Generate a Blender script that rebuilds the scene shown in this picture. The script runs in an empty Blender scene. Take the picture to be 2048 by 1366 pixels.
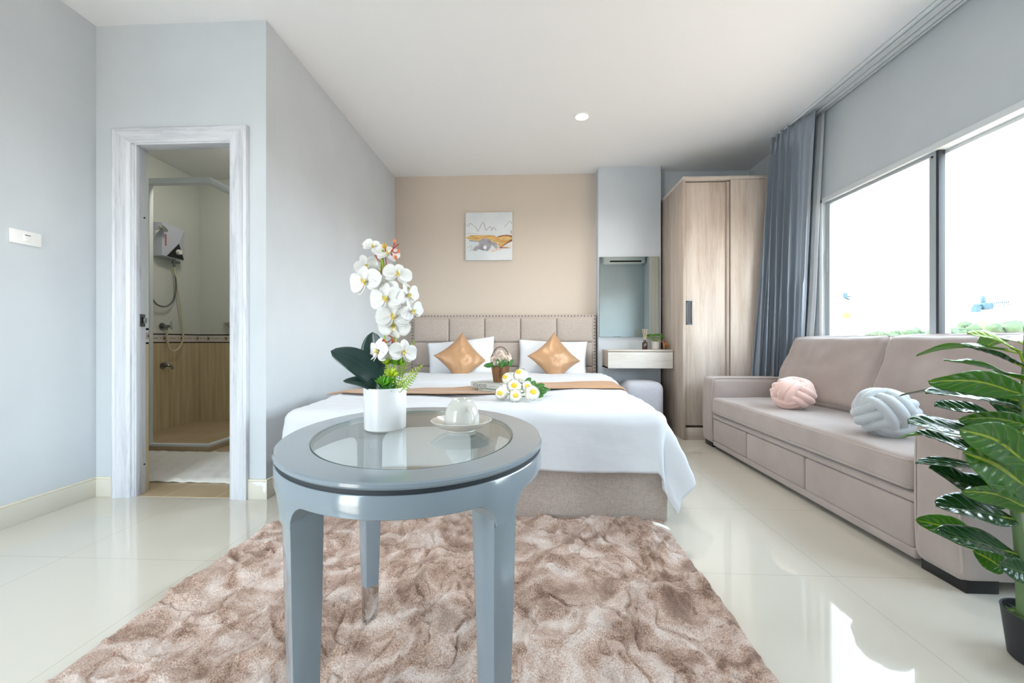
import bpy, bmesh, math, random
from math import sin, cos, pi, radians, sqrt, atan2, hypot
from mathutils import Vector, Matrix, noise, Euler
import numpy as np
random.seed(7)
V = Vector
scene = bpy.context.scene
COL = scene.collection

# ------------------------------------------------------------------ camera
CAM_H = 0.87
F_PX = 810.0
YAW = math.atan(36 / F_PX)
cd = bpy.data.cameras.new('camera')
cd.sensor_fit = 'HORIZONTAL'; cd.sensor_width = 36.0; cd.lens = F_PX / 2048 * 36.0
cd.clip_start = 0.02; cd.clip_end = 1000
cam = bpy.data.objects.new('camera', cd); COL.objects.link(cam)
cam.location = (0, 0, CAM_H); cam.rotation_euler = (pi / 2, 0, YAW)
scene.camera = cam

# ------------------------------------------------------------------ world, sun, exposure
SKY = 13.0
scene.view_settings.view_transform = 'Standard'
scene.view_settings.look = 'None'
scene.view_settings.exposure = 0.40
scene.view_settings.gamma = 1.0
scene.view_settings.use_curve_mapping = False
w = bpy.data.worlds.new('sky'); scene.world = w; w.use_nodes = True
nt = w.node_tree; nt.nodes.clear()
out = nt.nodes.new('ShaderNodeOutputWorld'); bg = nt.nodes.new('ShaderNodeBackground')
geo = nt.nodes.new('ShaderNodeTexCoord'); sep = nt.nodes.new('ShaderNodeSeparateXYZ')
cr = nt.nodes.new('ShaderNodeValToRGB'); mp = nt.nodes.new('ShaderNodeMapRange')
mp.inputs[1].default_value = -1; mp.inputs[2].default_value = 1
nt.links.new(geo.outputs['Generated'], sep.inputs[0]); nt.links.new(sep.outputs[2], mp.inputs[0])
nt.links.new(mp.outputs[0], cr.inputs[0]); nt.links.new(cr.outputs[0], bg.inputs[0]); nt.links.new(bg.outputs[0], out.inputs[0])
e = cr.color_ramp.elements
e[0].position = 0.48; e[0].color = (0.55, 0.52, 0.49, 1)
e[1].position = 0.5; e[1].color = (1.0, 1.0, 1.0, 1)
x_ = cr.color_ramp.elements.new(0.62); x_.color = (0.80, 0.90, 1.0, 1)
x_ = cr.color_ramp.elements.new(1.0); x_.color = (0.36, 0.50, 0.66, 1)
bg.inputs[1].default_value = SKY

sd = bpy.data.lights.new('sun', 'SUN'); sd.energy = 9.0; sd.angle = radians(0.6); sd.color = (1.0, 0.88, 0.76)
sun = bpy.data.objects.new('sun', sd); COL.objects.link(sun)
sun.rotation_euler = V((0.62, -0.30, -0.72)).to_track_quat('-Z', 'Y').to_euler()   # comes over the roof from behind the building

# daylight portals in the two glazed openings
XR, XL, XA, YB, YD, H = 2.275, -2.447, -1.46, 4.32, 2.18, 2.65   # right wall, left wall, alcove wall, back wall, bathroom wall, ceiling
WY0, WY1, WZ0, WZ1 = 0.55, 3.265, 0.83, 1.975                    # window opening
def portal(name, loc, rot, sx, sy):
    l = bpy.data.lights.new(name, 'AREA'); l.shape = 'RECTANGLE'; l.size = sx; l.size_y = sy
    l.energy = 1.0
    l.cycles.is_portal = True
    o = bpy.data.objects.new(name, l); COL.objects.link(o); o.location = loc; o.rotation_euler = rot
portal('window_portal', (XR + 0.2, (WY0 + WY1) / 2, (WZ0 + WZ1) / 2), (0, pi / 2, 0), WZ1 - WZ0 + .1, WY1 - WY0 + .1)
portal('balcony_portal', (-1.75, -1.02, 1.1), (pi / 2, 0, 0), 1.1, 2.3)

# ------------------------------------------------------------------ helpers
def hexc(h, a=1.0):
    h = h.lstrip('#'); r = []
    for i in (0, 2, 4):
        c = int(h[i:i + 2], 16) / 255
        r.append(c / 12.92 if c <= 0.04045 else ((c + 0.055) / 1.055) ** 2.4)
    return (*r, a)

def new_mat(name):
    m = bpy.data.materials.new(name); m.use_nodes = True
    nt = m.node_tree; b = nt.nodes['Principled BSDF']
    return m, nt, b, nt.nodes['Material Output']

def N(nt, t, **kw):
    n = nt.nodes.new(t)
    for k, v in kw.items(): setattr(n, k, v)
    return n

def mat(name, col, rough=0.5, metal=0.0, spec=0.5, col2=None, nscale=8.0, stretch=(1, 1, 1), detail=4.0,
        bump=0.0, bscale=60.0, bdist=0.002, coat=0.0, sheen=0.0, aniso=0.0, emit=None, estr=0.0, sub=0.0, mixw=None):
    m, nt, b, o = new_mat(name)
    c = hexc(col) if isinstance(col, str) else (*col, 1)
    b.inputs['Base Color'].default_value = c
    b.inputs['Roughness'].default_value = rough; b.inputs['Metallic'].default_value = metal
    b.inputs['Specular IOR Level'].default_value = spec
    b.inputs['Coat Weight'].default_value = coat; b.inputs['Coat Roughness'].default_value = 0.05
    b.inputs['Sheen Weight'].default_value = sheen; b.inputs['Sheen Roughness'].default_value = 0.5
    b.inputs['Anisotropic'].default_value = aniso
    tc = N(nt, 'ShaderNodeTexCoord')
    mpn = N(nt, 'ShaderNodeMapping'); mpn.inputs['Scale'].default_value = stretch
    nt.links.new(tc.outputs['Object'], mpn.inputs[0])
    if col2 is not None:
        c2 = hexc(col2) if isinstance(col2, str) else (*col2, 1)
        n = N(nt, 'ShaderNodeTexNoise'); n.inputs['Scale'].default_value = nscale; n.inputs['Detail'].default_value = detail
        nt.links.new(mpn.outputs[0], n.inputs[0])
        r = N(nt, 'ShaderNodeValToRGB'); r.color_ramp.elements[0].position = 0.35; r.color_ramp.elements[1].position = 0.65
        r.color_ramp.elements[0].color = c; r.color_ramp.elements[1].color = c2
        nt.links.new(n.outputs[0], r.inputs[0]); nt.links.new(r.outputs[0], b.inputs['Base Color'])
    if bump:
        n2 = N(nt, 'ShaderNodeTexNoise'); n2.inputs['Scale'].default_value = bscale; n2.inputs['Detail'].default_value = 3
        nt.links.new(mpn.outputs[0], n2.inputs[0])
        bp = N(nt, 'ShaderNodeBump'); bp.inputs['Strength'].default_value = bump; bp.inputs['Distance'].default_value = bdist
        nt.links.new(n2.outputs[0], bp.inputs['Height']); nt.links.new(bp.outputs[0], b.inputs['Normal'])
    if emit:
        b.inputs['Emission Color'].default_value = hexc(emit); b.inputs['Emission Strength'].default_value = estr
    return m

def link_obj(name, me, m, parent=None, smooth=35, origin=None):
    """me holds world coordinates; the object's origin goes to its parent's world place (or `origin`)."""
    base = V((0, 0, 0)); p = parent
    while p is not None:
        base += p.location; p = p.parent
    loc = V((0, 0, 0))
    if parent is None and origin is not None:
        base = V(origin); loc = V(origin)
    if base.length: me.transform(Matrix.Translation(-base))
    ms = m if isinstance(m, (list, tuple)) else [m]
    for k in ms: me.materials.append(k)
    if smooth:
        me.shade_smooth(); me.set_sharp_from_angle(angle=radians(smooth))
    o = bpy.data.objects.new(name, me); COL.objects.link(o); o.location = loc; o.parent = parent
    return o

def obj(name, bm, m, parent=None, smooth=35, origin=None):
    bmesh.ops.recalc_face_normals(bm, faces=bm.faces[:]) if getattr(obj, 'recalc', True) else None
    me = bpy.data.meshes.new(name); bm.to_mesh(me); bm.free()
    return link_obj(name, me, m, parent, smooth, origin)

def surf(name, bm, m, parent=None, smooth=60, origin=None, thick=0.0, off=0.0, subd=0):
    """open sheet: optional solidify"""
    me = bpy.data.meshes.new(name); bm.to_mesh(me); bm.free()
    o = link_obj(name, me, m, parent, smooth, origin)
    if subd:
        s = o.modifiers.new('sub', 'SUBSURF'); s.levels = subd; s.render_levels = subd
    if thick:
        s = o.modifiers.new('sol', 'SOLIDIFY'); s.thickness = thick; s.offset = off
    return o

def thing(name, loc, label, cat, group=None):
    o = bpy.data.objects.new(name, None); COL.objects.link(o); o.location = loc; o.empty_display_size = 0.1
    return tag(o, label, cat, group)
def tag(o, label, cat, group=None, kind=None):
    o['label'] = label; o['category'] = cat
    if group: o['group'] = group
    if kind: o['kind'] = kind
    return o
def struct(o, label=None):
    o['kind'] = 'structure'
    if label: o['label'] = label
    return o
def copy_tree(o, parent=None):
    c = o.copy(); COL.objects.link(c); c.parent = parent
    for ch in list(o.children): copy_tree(ch, c)
    return c

def BM(): return bmesh.new()

def box(bm, x0, x1, y0, y1, z0, z1, bev=0.0, seg=2, mi=0, M=None):
    r = bmesh.ops.create_cube(bm, size=1.0)
    vs = r['verts']
    for v in vs:
        v.co = V(((x0 + x1) / 2 + v.co.x * (x1 - x0), (y0 + y1) / 2 + v.co.y * (y1 - y0), (z0 + z1) / 2 + v.co.z * (z1 - z0)))
    fs = set(f for v in vs for f in v.link_faces)
    if bev:
        es = list(set(e for v in vs for e in v.link_edges))
        r = bmesh.ops.bevel(bm, geom=es, offset=bev, segments=seg, profile=0.5, affect='EDGES', clamp_overlap=True)
        fs = set(r['faces']) | set(f for f in fs if f.is_valid)
        vs = list(set(v for f in fs for v in f.verts))
    for f in fs: f.material_index = mi
    if M is not None:
        for v in vs: v.co = M @ v.co
    return vs

def frame_of(d, up=None):
    d = d.normalized()
    if up is None: up = V((0, 0, 1)) if abs(d.z) < 0.95 else V((1, 0, 0))
    s = d.cross(up).normalized(); u = s.cross(d).normalized()
    return s, u

def tube(bm, pts, rad, n=10, closed=False, caps=True, flat=1.0, up=None):
    pts = [V(p) for p in pts]; k = len(pts)
    if not isinstance(rad, (list, tuple)): rad = [rad] * k
    rings = []; s = None
    for i, p in enumerate(pts):
        if closed: d = pts[(i + 1) % k] - pts[i - 1]
        else: d = pts[min(i + 1, k - 1)] - pts[max(i - 1, 0)]
        if d.length < 1e-9: d = V((0, 0, 1))
        d.normalize()
        if s is None: s, u = frame_of(d, up)
        else:
            s = (s - d * s.dot(d)); s = s.normalized() if s.length > 1e-6 else frame_of(d)[0]; u = s.cross(d)
        rings.append([bm.verts.new(p + (s * cos(2 * pi * j / n) + u * sin(2 * pi * j / n) * flat) * rad[i]) for j in range(n)])
    m = k if closed else k - 1
    for i in range(m):
        a, b = rings[i], rings[(i + 1) % k]
        for j in range(n):
            bm.faces.new((a[j], a[(j + 1) % n], b[(j + 1) % n], b[j]))
    if caps and not closed:
        bm.faces.new(rings[0][::-1]); bm.faces.new(rings[-1])
    return rings

def cyl(bm, p0, p1, r0, r1=None, n=24): return tube(bm, [p0, p1], [r0, r0 if r1 is None else r1], n)

def spline(pts, k=8, closed=False):
    pts = [V(p) for p in pts]; out = []; n = len(pts)
    rng = n if closed else n - 1
    for i in range(rng):
        p0 = pts[(i - 1) % n] if closed or i > 0 else pts[0] * 2 - pts[1]
        p1 = pts[i]; p2 = pts[(i + 1) % n]
        p3 = pts[(i + 2) % n] if closed or i + 2 < n else pts[-1] * 2 - pts[-2]
        for j in range(k):
            t = j / k
            out.append(0.5 * ((2 * p1) + (p2 - p0) * t + (2 * p0 - 5 * p1 + 4 * p2 - p3) * t * t + (3 * p1 - p0 - 3 * p2 + p3) * t ** 3))
    if not closed: out.append(pts[-1])
    return out

def lathe(bm, prof, c=(0, 0, 0), n=48, close=True):
    c = V(c); rings = []
    for r, z in prof:
        if r < 1e-6: rings.append([bm.verts.new(c + V((0, 0, z)))])
        else: rings.append([bm.verts.new(c + V((r * cos(2 * pi * j / n), r * sin(2 * pi * j / n), z))) for j in range(n)])
    for a, b in zip(rings, rings[1:]):
        for j in range(n):
            j2 = (j + 1) % n
            if len(a) == 1 and len(b) == 1: break
            if len(a) == 1: bm.faces.new((a[0], b[j2], b[j]))
            elif len(b) == 1: bm.faces.new((a[j], a[j2], b[0]))
            else: bm.faces.new((a[j], a[j2], b[j2], b[j]))
    return rings

def grid(bm, f, nu, nv, uv=False, wrap=False):
    vs = [[bm.verts.new(V(f(i / nu, j / nv))) for j in range(nv + (0 if wrap else 1))] for i in range(nu + 1)]
    lay = bm.loops.layers.uv.verify() if uv else None
    for i in range(nu):
        for j in range(nv):
            j2 = (j + 1) % nv if wrap else j + 1
            fc = bm.faces.new((vs[i][j], vs[i + 1][j], vs[i + 1][j2], vs[i][j2]))
            if uv:
                for lp, (a, b) in zip(fc.loops, ((i, j), (i + 1, j), (i + 1, j + 1), (i, j + 1))):
                    lp[lay].uv = (a / nu, b / nv)
    return vs

def rbox(bm, c, h, r, n=8, puff=(0, 0, 0), fn=None):
    """rounded, optionally puffed box"""
    c = V(c); h = V(h); vd = {}
    def put(p):
        key = (round(p[0], 5), round(p[1], 5), round(p[2], 5))
        if key in vd: return vd[key]
        q = V((p[0] * h.x, p[1] * h.y, p[2] * h.z))
        # concentrate samples at the rims
        inner = V([max(-(h[k] - r), min(h[k] - r, q[k])) for k in range(3)])
        d = q - inner
        if d.length > 1e-9: q = inner + d.normalized() * r
        for k in range(3):
            if puff[k]:
                o = [a for a in range(3) if a != k]
                q[k] += puff[k] * (q[k] / h[k]) * max(0, 1 - p[o[0]] ** 2) ** 0.8 * max(0, 1 - p[o[1]] ** 2) ** 0.8
        if fn: q = V(fn(q, p))
        v = bm.verts.new(c + q); vd[key] = v; return v
    def lin(h1):
        rr = min(0.999, r / h1); k = max(3, n // 3)
        a = [-1 + rr * (1 - cos(pi / 2 * i / k)) * 1.0 for i in range(k)]
        a = [-1 + rr * math.tan(pi / 4 * i / k) for i in range(k)]
        m = [-(1 - rr) + 2 * (1 - rr) * i / n for i in range(n + 1)]
        return a + m + [-x for x in a[::-1]]
    L = [lin(h[k]) for k in range(3)]
    for k in range(3):
        a, b = [x for x in range(3) if x != k]
        for s in (-1, 1):
            for i in range(len(L[a]) - 1):
                for j in range(len(L[b]) - 1):
                    q = []
                    for (ii, jj) in ((i, j), (i + 1, j), (i + 1, j + 1), (i, j + 1)):
                        p = [0, 0, 0]; p[k] = s; p[a] = L[a][ii]; p[b] = L[b][jj]; q.append(put(p))
                    if len(set(q)) == 4: bm.faces.new(q)

def ball(bm, c, r, nu=16, nv=10, fn=None):
    c = V(c); r = V(r) if not isinstance(r, (int, float)) else V((r, r, r))
    rings = []
    for i in range(nv + 1):
        t = pi * i / nv
        if i in (0, nv):
            d = V((0, 0, cos(t))); k = fn(d) if fn else 1
            rings.append([bm.verts.new(c + V((0, 0, r.z * cos(t))) * k)])
        else:
            rg = []
            for j in range(nu):
                d = V((sin(t) * cos(2 * pi * j / nu), sin(t) * sin(2 * pi * j / nu), cos(t))); k = fn(d) if fn else 1
                rg.append(bm.verts.new(c + V((d.x * r.x, d.y * r.y, d.z * r.z)) * k))
            rings.append(rg)
    for a, b in zip(rings, rings[1:]):
        for j in range(nu):
            j2 = (j + 1) % nu
            if len(a) == 1: bm.faces.new((a[0], b[j], b[j2]))
            elif len(b) == 1: bm.faces.new((a[j], b[0], a[j2]))
            else: bm.faces.new((a[j], b[j], b[j2], a[j2]))

def blade(bm, base, d, n, L, W, curl=0.0, fold=0.0, wav=0.0, wf=3.0, p=0.75, q=0.8, nu=12, nv=6, cup=0.0, side=0.0, twist=0.0):
    """leaf or petal: grows from base along d, its upper face towards n; curl bends it down"""
    base = V(base); d = V(d).normalized(); n = V(n); n = (n - d * n.dot(d)).normalized(); s = d.cross(n)
    ph = random.random() * 6
    def f(u, v):
        t = u; a = curl * t
        # integrate the bent centre line
        if abs(curl) > 1e-4: cx = sin(a) / curl * L; cz = -(1 - cos(a)) / curl * L
        else: cx = t * L; cz = 0
        ws = W * max(0.0, sin(pi * min(1, t ** p))) ** q
        k = (v - 0.5) * 2
        tx, tz = cos(a), -sin(a)
        up = d * (-tz) + n * tx
        off = s * (k * ws * 0.5 * cos(fold)) + up * (abs(k) * ws * 0.5 * sin(fold) + wav * sin(wf * 2 * pi * t + ph) * abs(k) ** 2 * ws + cup * ws * k * k)
        off += up * (twist * k * ws * 0.5 * t)
        return base + d * cx + n * cz + s * (side * t * t * L) + off
    grid(bm, f, nu, nv, uv=True)

# pixel of the photograph on a known real plane -> place in the room
FW = V((-sin(YAW), cos(YAW), 0)); RT = V((cos(YAW), sin(YAW), 0)); CAM = V((0, 0, CAM_H))
def ray(px, py): return FW + RT * ((px - 1024) / F_PX) + V((0, 0, (683 - py) / F_PX))
def on_y(px, py, y): r = ray(px, py); return CAM + r * (y / r.y)
def on_x(px, py, x): r = ray(px, py); return CAM + r * (x / r.x)
def on_z(px, py, z): r = ray(px, py); return CAM + r * ((z - CAM_H) / r.z)
def fbm(x, y, z=0.0, o=4):
    return noise.fractal(V((x, y, z)), 1.0, 2.0, o)
# ------------------------------------------------------------------ materials
M = {}
M['wall'] = mat('wall_paint', '#cdd3d8', 0.75, spec=0.25, col2='#c8ced4', nscale=2.5, bump=0.08, bscale=180)
M['beige'] = mat('beige_paint', '#cfc3b6', 0.8, spec=0.2, bump=0.05, bscale=180)
M['ceiling'] = mat('ceiling_paint', '#eeeff0', 0.85, spec=0.2)
M['bathwall'] = mat('bath_white_tile', '#d9ddd8', 0.25, spec=0.5)
M['alu'] = mat('white_aluminium', '#dfe5e8', 0.35, spec=0.5)
M['alu_grey'] = mat('grey_aluminium', '#a9b2b8', 0.35, spec=0.5)
M['chrome'] = mat('chrome', '#d6d8da', 0.08, metal=1.0)
M['dullchrome'] = mat('dull_chrome', '#8e9192', 0.22, metal=1.0)
M['plastic'] = mat('white_plastic', '#f0f0ee', 0.3, spec=0.5)
M['black'] = mat('black_plastic', '#121214', 0.35)
M['blackmat'] = mat('black_pot', '#2a2c30', 0.55, spec=0.4, bump=0.1, bscale=200)
M['base'] = mat('cream_skirting', '#dcd8cc', 0.25, spec=0.5)
M['basetop'] = mat('cream_grout', '#ece4cf', 0.5)
M['blue'] = mat('grey_blue_lacquer', '#86929b', 0.16, spec=0.6, coat=0.35, bump=0.02, bscale=90)
M['bluedark'] = mat('dark_joint', '#2a3138', 0.6)
M['porcelain'] = mat('porcelain', '#d2d0ca', 0.12, spec=0.6, coat=0.5)
M['pot'] = mat('white_ceramic', '#dcdddf', 0.3, spec=0.5)
M['sheet'] = mat('white_cotton', '#d6d9df', 0.7, spec=0.2, sheen=0.2, bump=0.12, bscale=40, stretch=(0.5, 2.2, 2.2), bdist=0.004)
M['pillow'] = mat('pillow_cotton', '#e9edf3', 0.75, spec=0.2, sheen=0.2, bump=0.2, bscale=9, bdist=0.01)
M['gold'] = mat('gold_satin', '#b88e67', 0.42, metal=0.18, spec=0.55, sheen=0.3, bump=0.06, bscale=8, bdist=0.01, stretch=(1, 1, 1))
M['sofa'] = mat('taupe_suede', '#aea09a', 0.85, spec=0.15, col2='#a59791', nscale=5, sheen=0.45, bump=0.12, bscale=350)
M['sofaseam'] = mat('taupe_piping', '#b9aba3', 0.8, spec=0.15, sheen=0.3)
M['knotpink'] = mat('pink_velvet', '#e8c4b9', 0.85, spec=0.15, sheen=0.7, bump=0.1, bscale=300)
M['knotgrey'] = mat('grey_velvet', '#b4b9bd', 0.85, spec=0.15, sheen=0.7, bump=0.1, bscale=300)
M['curtain'] = mat('blue_grey_satin', '#8c96a2', 0.34, metal=0.15, spec=0.6, sheen=0.3)
M['gap'] = mat('shadow_gap_board', '#3b3129', 0.8)
M['handle'] = mat('slate_handle', '#4b5560', 0.4, metal=0.4)

def fabric(name, c1, c2, s=1.0):
    m, nt, b, o = new_mat(name)
    b.inputs['Roughness'].default_value = 0.9; b.inputs['Specular IOR Level'].default_value = 0.15; b.inputs['Sheen Weight'].default_value = 0.25
    tc = N(nt, 'ShaderNodeTexCoord'); cols = []; hs = []
    for st in ((40 * s, 900 * s, 900 * s), (900 * s, 900 * s, 40 * s), (300 * s, 300 * s, 300 * s)):
        mp = N(nt, 'ShaderNodeMapping'); mp.inputs['Scale'].default_value = st; nt.links.new(tc.outputs['Object'], mp.inputs[0])
        n = N(nt, 'ShaderNodeTexNoise'); n.inputs['Scale'].default_value = 1.0; n.inputs['Detail'].default_value = 1.5
        nt.links.new(mp.outputs[0], n.inputs[0]); hs.append(n)
    a = N(nt, 'ShaderNodeMath', operation='ADD'); nt.links.new(hs[0].outputs[0], a.inputs[0]); nt.links.new(hs[1].outputs[0], a.inputs[1])
    a2 = N(nt, 'ShaderNodeMath', operation='ADD'); nt.links.new(a.outputs[0], a2.inputs[0]); nt.links.new(hs[2].outputs[0], a2.inputs[1])
    r = N(nt, 'ShaderNodeMapRange'); r.inputs[1].default_value = 1.15; r.inputs[2].default_value = 1.85; nt.links.new(a2.outputs[0], r.inputs[0])
    mx = N(nt, 'ShaderNodeMix', data_type='RGBA'); mx.inputs[6].default_value = hexc(c1); mx.inputs[7].default_value = hexc(c2)
    nt.links.new(r.outputs[0], mx.inputs[0]); nt.links.new(mx.outputs[2], b.inputs['Base Color'])
    bp = N(nt, 'ShaderNodeBump'); bp.inputs['Strength'].default_value = 0.3; bp.inputs['Distance'].default_value = 0.001
    nt.links.new(r.outputs[0], bp.inputs['Height']); nt.links.new(bp.outputs[0], b.inputs['Normal'])
    return m
M['linen'] = fabric('taupe_linen', '#a3968d', '#c6bab1')
M['greylinen'] = fabric('grey_linen', '#aeaeb6', '#c9c9d0')

def wood(name, c1, c2, c3, axis='z', rough=0.5, s=1.0):
    """pale grained board, grain along `axis`"""
    m, nt, b, o = new_mat(name)
    b.inputs['Roughness'].default_value = rough; b.inputs['Specular IOR Level'].default_value = 0.35
    st = {'z': (1, 1, 0.07), 'x': (0.07, 1, 1), 'y': (1, 0.07, 1)}[axis]
    tc = N(nt, 'ShaderNodeTexCoord')
    mp = N(nt, 'ShaderNodeMapping'); mp.inputs['Scale'].default_value = st; nt.links.new(tc.outputs['Object'], mp.inputs[0])
    n1 = N(nt, 'ShaderNodeTexNoise'); n1.inputs['Scale'].default_value = 18 * s; n1.inputs['Detail'].default_value = 8; n1.inputs['Roughness'].default_value = 0.65; n1.inputs['Distortion'].default_value = 0.6
    n2 = N(nt, 'ShaderNodeTexNoise'); n2.inputs['Scale'].default_value = 120 * s; n2.inputs['Detail'].default_value = 3
    n3 = N(nt, 'ShaderNodeTexNoise'); n3.inputs['Scale'].default_value = 5 * s; n3.inputs['Detail'].default_value = 2; n3.inputs['Distortion'].default_value = 1.5
    for n in (n1, n2, n3): nt.links.new(mp.outputs[0], n.inputs[0])
    r = N(nt, 'ShaderNodeValToRGB'); el = r.color_ramp.elements
    el[0].position = 0.36; el[0].color = hexc(c1); el[1].position = 0.62; el[1].color = hexc(c3)
    k = el.new(0.48); k.color = hexc(c2)
    a = N(nt, 'ShaderNodeMath', operation='MULTIPLY_ADD'); a.inputs[1].default_value = 0.20; nt.links.new(n2.outputs[0], a.inputs[0])
    a3 = N(nt, 'ShaderNodeMath', operation='MULTIPLY_ADD'); a3.inputs[1].default_value = 0.35; nt.links.new(n3.outputs[0], a3.inputs[0])
    m1 = N(nt, 'ShaderNodeMath', operation='MULTIPLY'); m1.inputs[1].default_value = 0.6; nt.links.new(n1.outputs[0], m1.inputs[0])
    nt.links.new(m1.outputs[0], a3.inputs[2]); nt.links.new(a3.outputs[0], a.inputs[2])
    sb = N(nt, 'ShaderNodeMath', operation='SUBTRACT'); sb.inputs[1].default_value = 0.085; nt.links.new(a.outputs[0], sb.inputs[0])
    nt.links.new(sb.outputs[0], r.inputs[0]); nt.links.new(r.outputs[0], b.inputs['Base Color'])
    bp = N(nt, 'ShaderNodeBump'); bp.inputs['Strength'].default_value = 0.15; bp.inputs['Distance'].default_value = 0.001
    nt.links.new(n2.outputs[0], bp.inputs['Height']); nt.links.new(bp.outputs[0], b.inputs['Normal'])
    return m
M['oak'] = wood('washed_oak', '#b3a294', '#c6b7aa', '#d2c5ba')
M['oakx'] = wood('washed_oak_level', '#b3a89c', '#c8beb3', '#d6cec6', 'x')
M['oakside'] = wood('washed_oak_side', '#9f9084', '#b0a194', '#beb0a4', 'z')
M['whitewood'] = wood('white_grained_casing', '#b4b8c1', '#d0d3da', '#dcdfe5', 'z', 0.35, 1.6)
M['whitewoodx'] = wood('white_grained_casing_level', '#b4b8c1', '#d0d3da', '#dcdfe5', 'x', 0.35, 1.6)

def tiles(name, c, joint, size, off, jw=0.003, rough=0.06, c2=None, ramp=6.0, coat=0.3, wallx=None, bstr=0.0):
    """square floor tiles with thin joints"""
    m, nt, b, o = new_mat(name)
    b.inputs['Roughness'].default_value = rough; b.inputs['Coat Weight'].default_value = coat; b.inputs['Coat Roughness'].default_value = 0.03
    g = N(nt, 'ShaderNodeNewGeometry'); sp = N(nt, 'ShaderNodeSeparateXYZ'); nt.links.new(g.outputs['Position'], sp.inputs[0])
    masks = []
    for k, ax in enumerate(wallx or (0, 1)):
        s = size[k]
        a = N(nt, 'ShaderNodeMath', operation='ADD'); a.inputs[1].default_value = 100 * s - off[k]; nt.links.new(sp.outputs[ax], a.inputs[0])
        md = N(nt, 'ShaderNodeMath', operation='MODULO'); md.inputs[1].default_value = s; nt.links.new(a.outputs[0], md.inputs[0])
        lt = N(nt, 'ShaderNodeMath', operation='LESS_THAN'); lt.inputs[1].default_value = jw; nt.links.new(md.outputs[0], lt.inputs[0])
        masks.append(lt)
    mx = N(nt, 'ShaderNodeMath', operation='MAXIMUM'); nt.links.new(masks[0].outputs[0], mx.inputs[0]); nt.links.new(masks[1].outputs[0], mx.inputs[1])
    n = N(nt, 'ShaderNodeTexNoise'); n.inputs['Scale'].default_value = ramp; n.inputs['Detail'].default_value = 5
    mpn = N(nt, 'ShaderNodeMapping'); mpn.inputs['Scale'].default_value = (1, 1, 1) if wallx is None else (1, 1, 0.06)
    nt.links.new(g.outputs['Position'], mpn.inputs[0]); nt.links.new(mpn.outputs[0], n.inputs[0])
    rr = N(nt, 'ShaderNodeMapRange'); rr.inputs[1].default_value = 0.35; rr.inputs[2].default_value = 0.65; nt.links.new(n.outputs[0], rr.inputs[0])
    m0 = N(nt, 'ShaderNodeMix', data_type='RGBA'); m0.inputs[6].default_value = hexc(c); m0.inputs[7].default_value = hexc(c2 or c)
    nt.links.new(rr.outputs[0], m0.inputs[0])
    m1 = N(nt, 'ShaderNodeMix', data_type='RGBA'); m1.inputs[7].default_value = hexc(joint)
    nt.links.new(mx.outputs[0], m1.inputs[0]); nt.links.new(m0.outputs[2], m1.inputs[6]); nt.links.new(m1.outputs[2], b.inputs['Base Color'])
    return m
M['floor'] = tiles('polished_cream_tile', '#d5d0c4', '#bab4a6', (0.6, 0.6), (-1.28, 1.55), 0.0025, 0.05, '#d2cdc0', 1.5, coat=0.6)
M['bathfloor'] = tiles('tan_bath_tile', '#c4b094', '#d3c4aa', (0.3, 0.3), (-2.05, 2.4), 0.005, 0.25, '#bba688', 3.0, coat=0.1)

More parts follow.
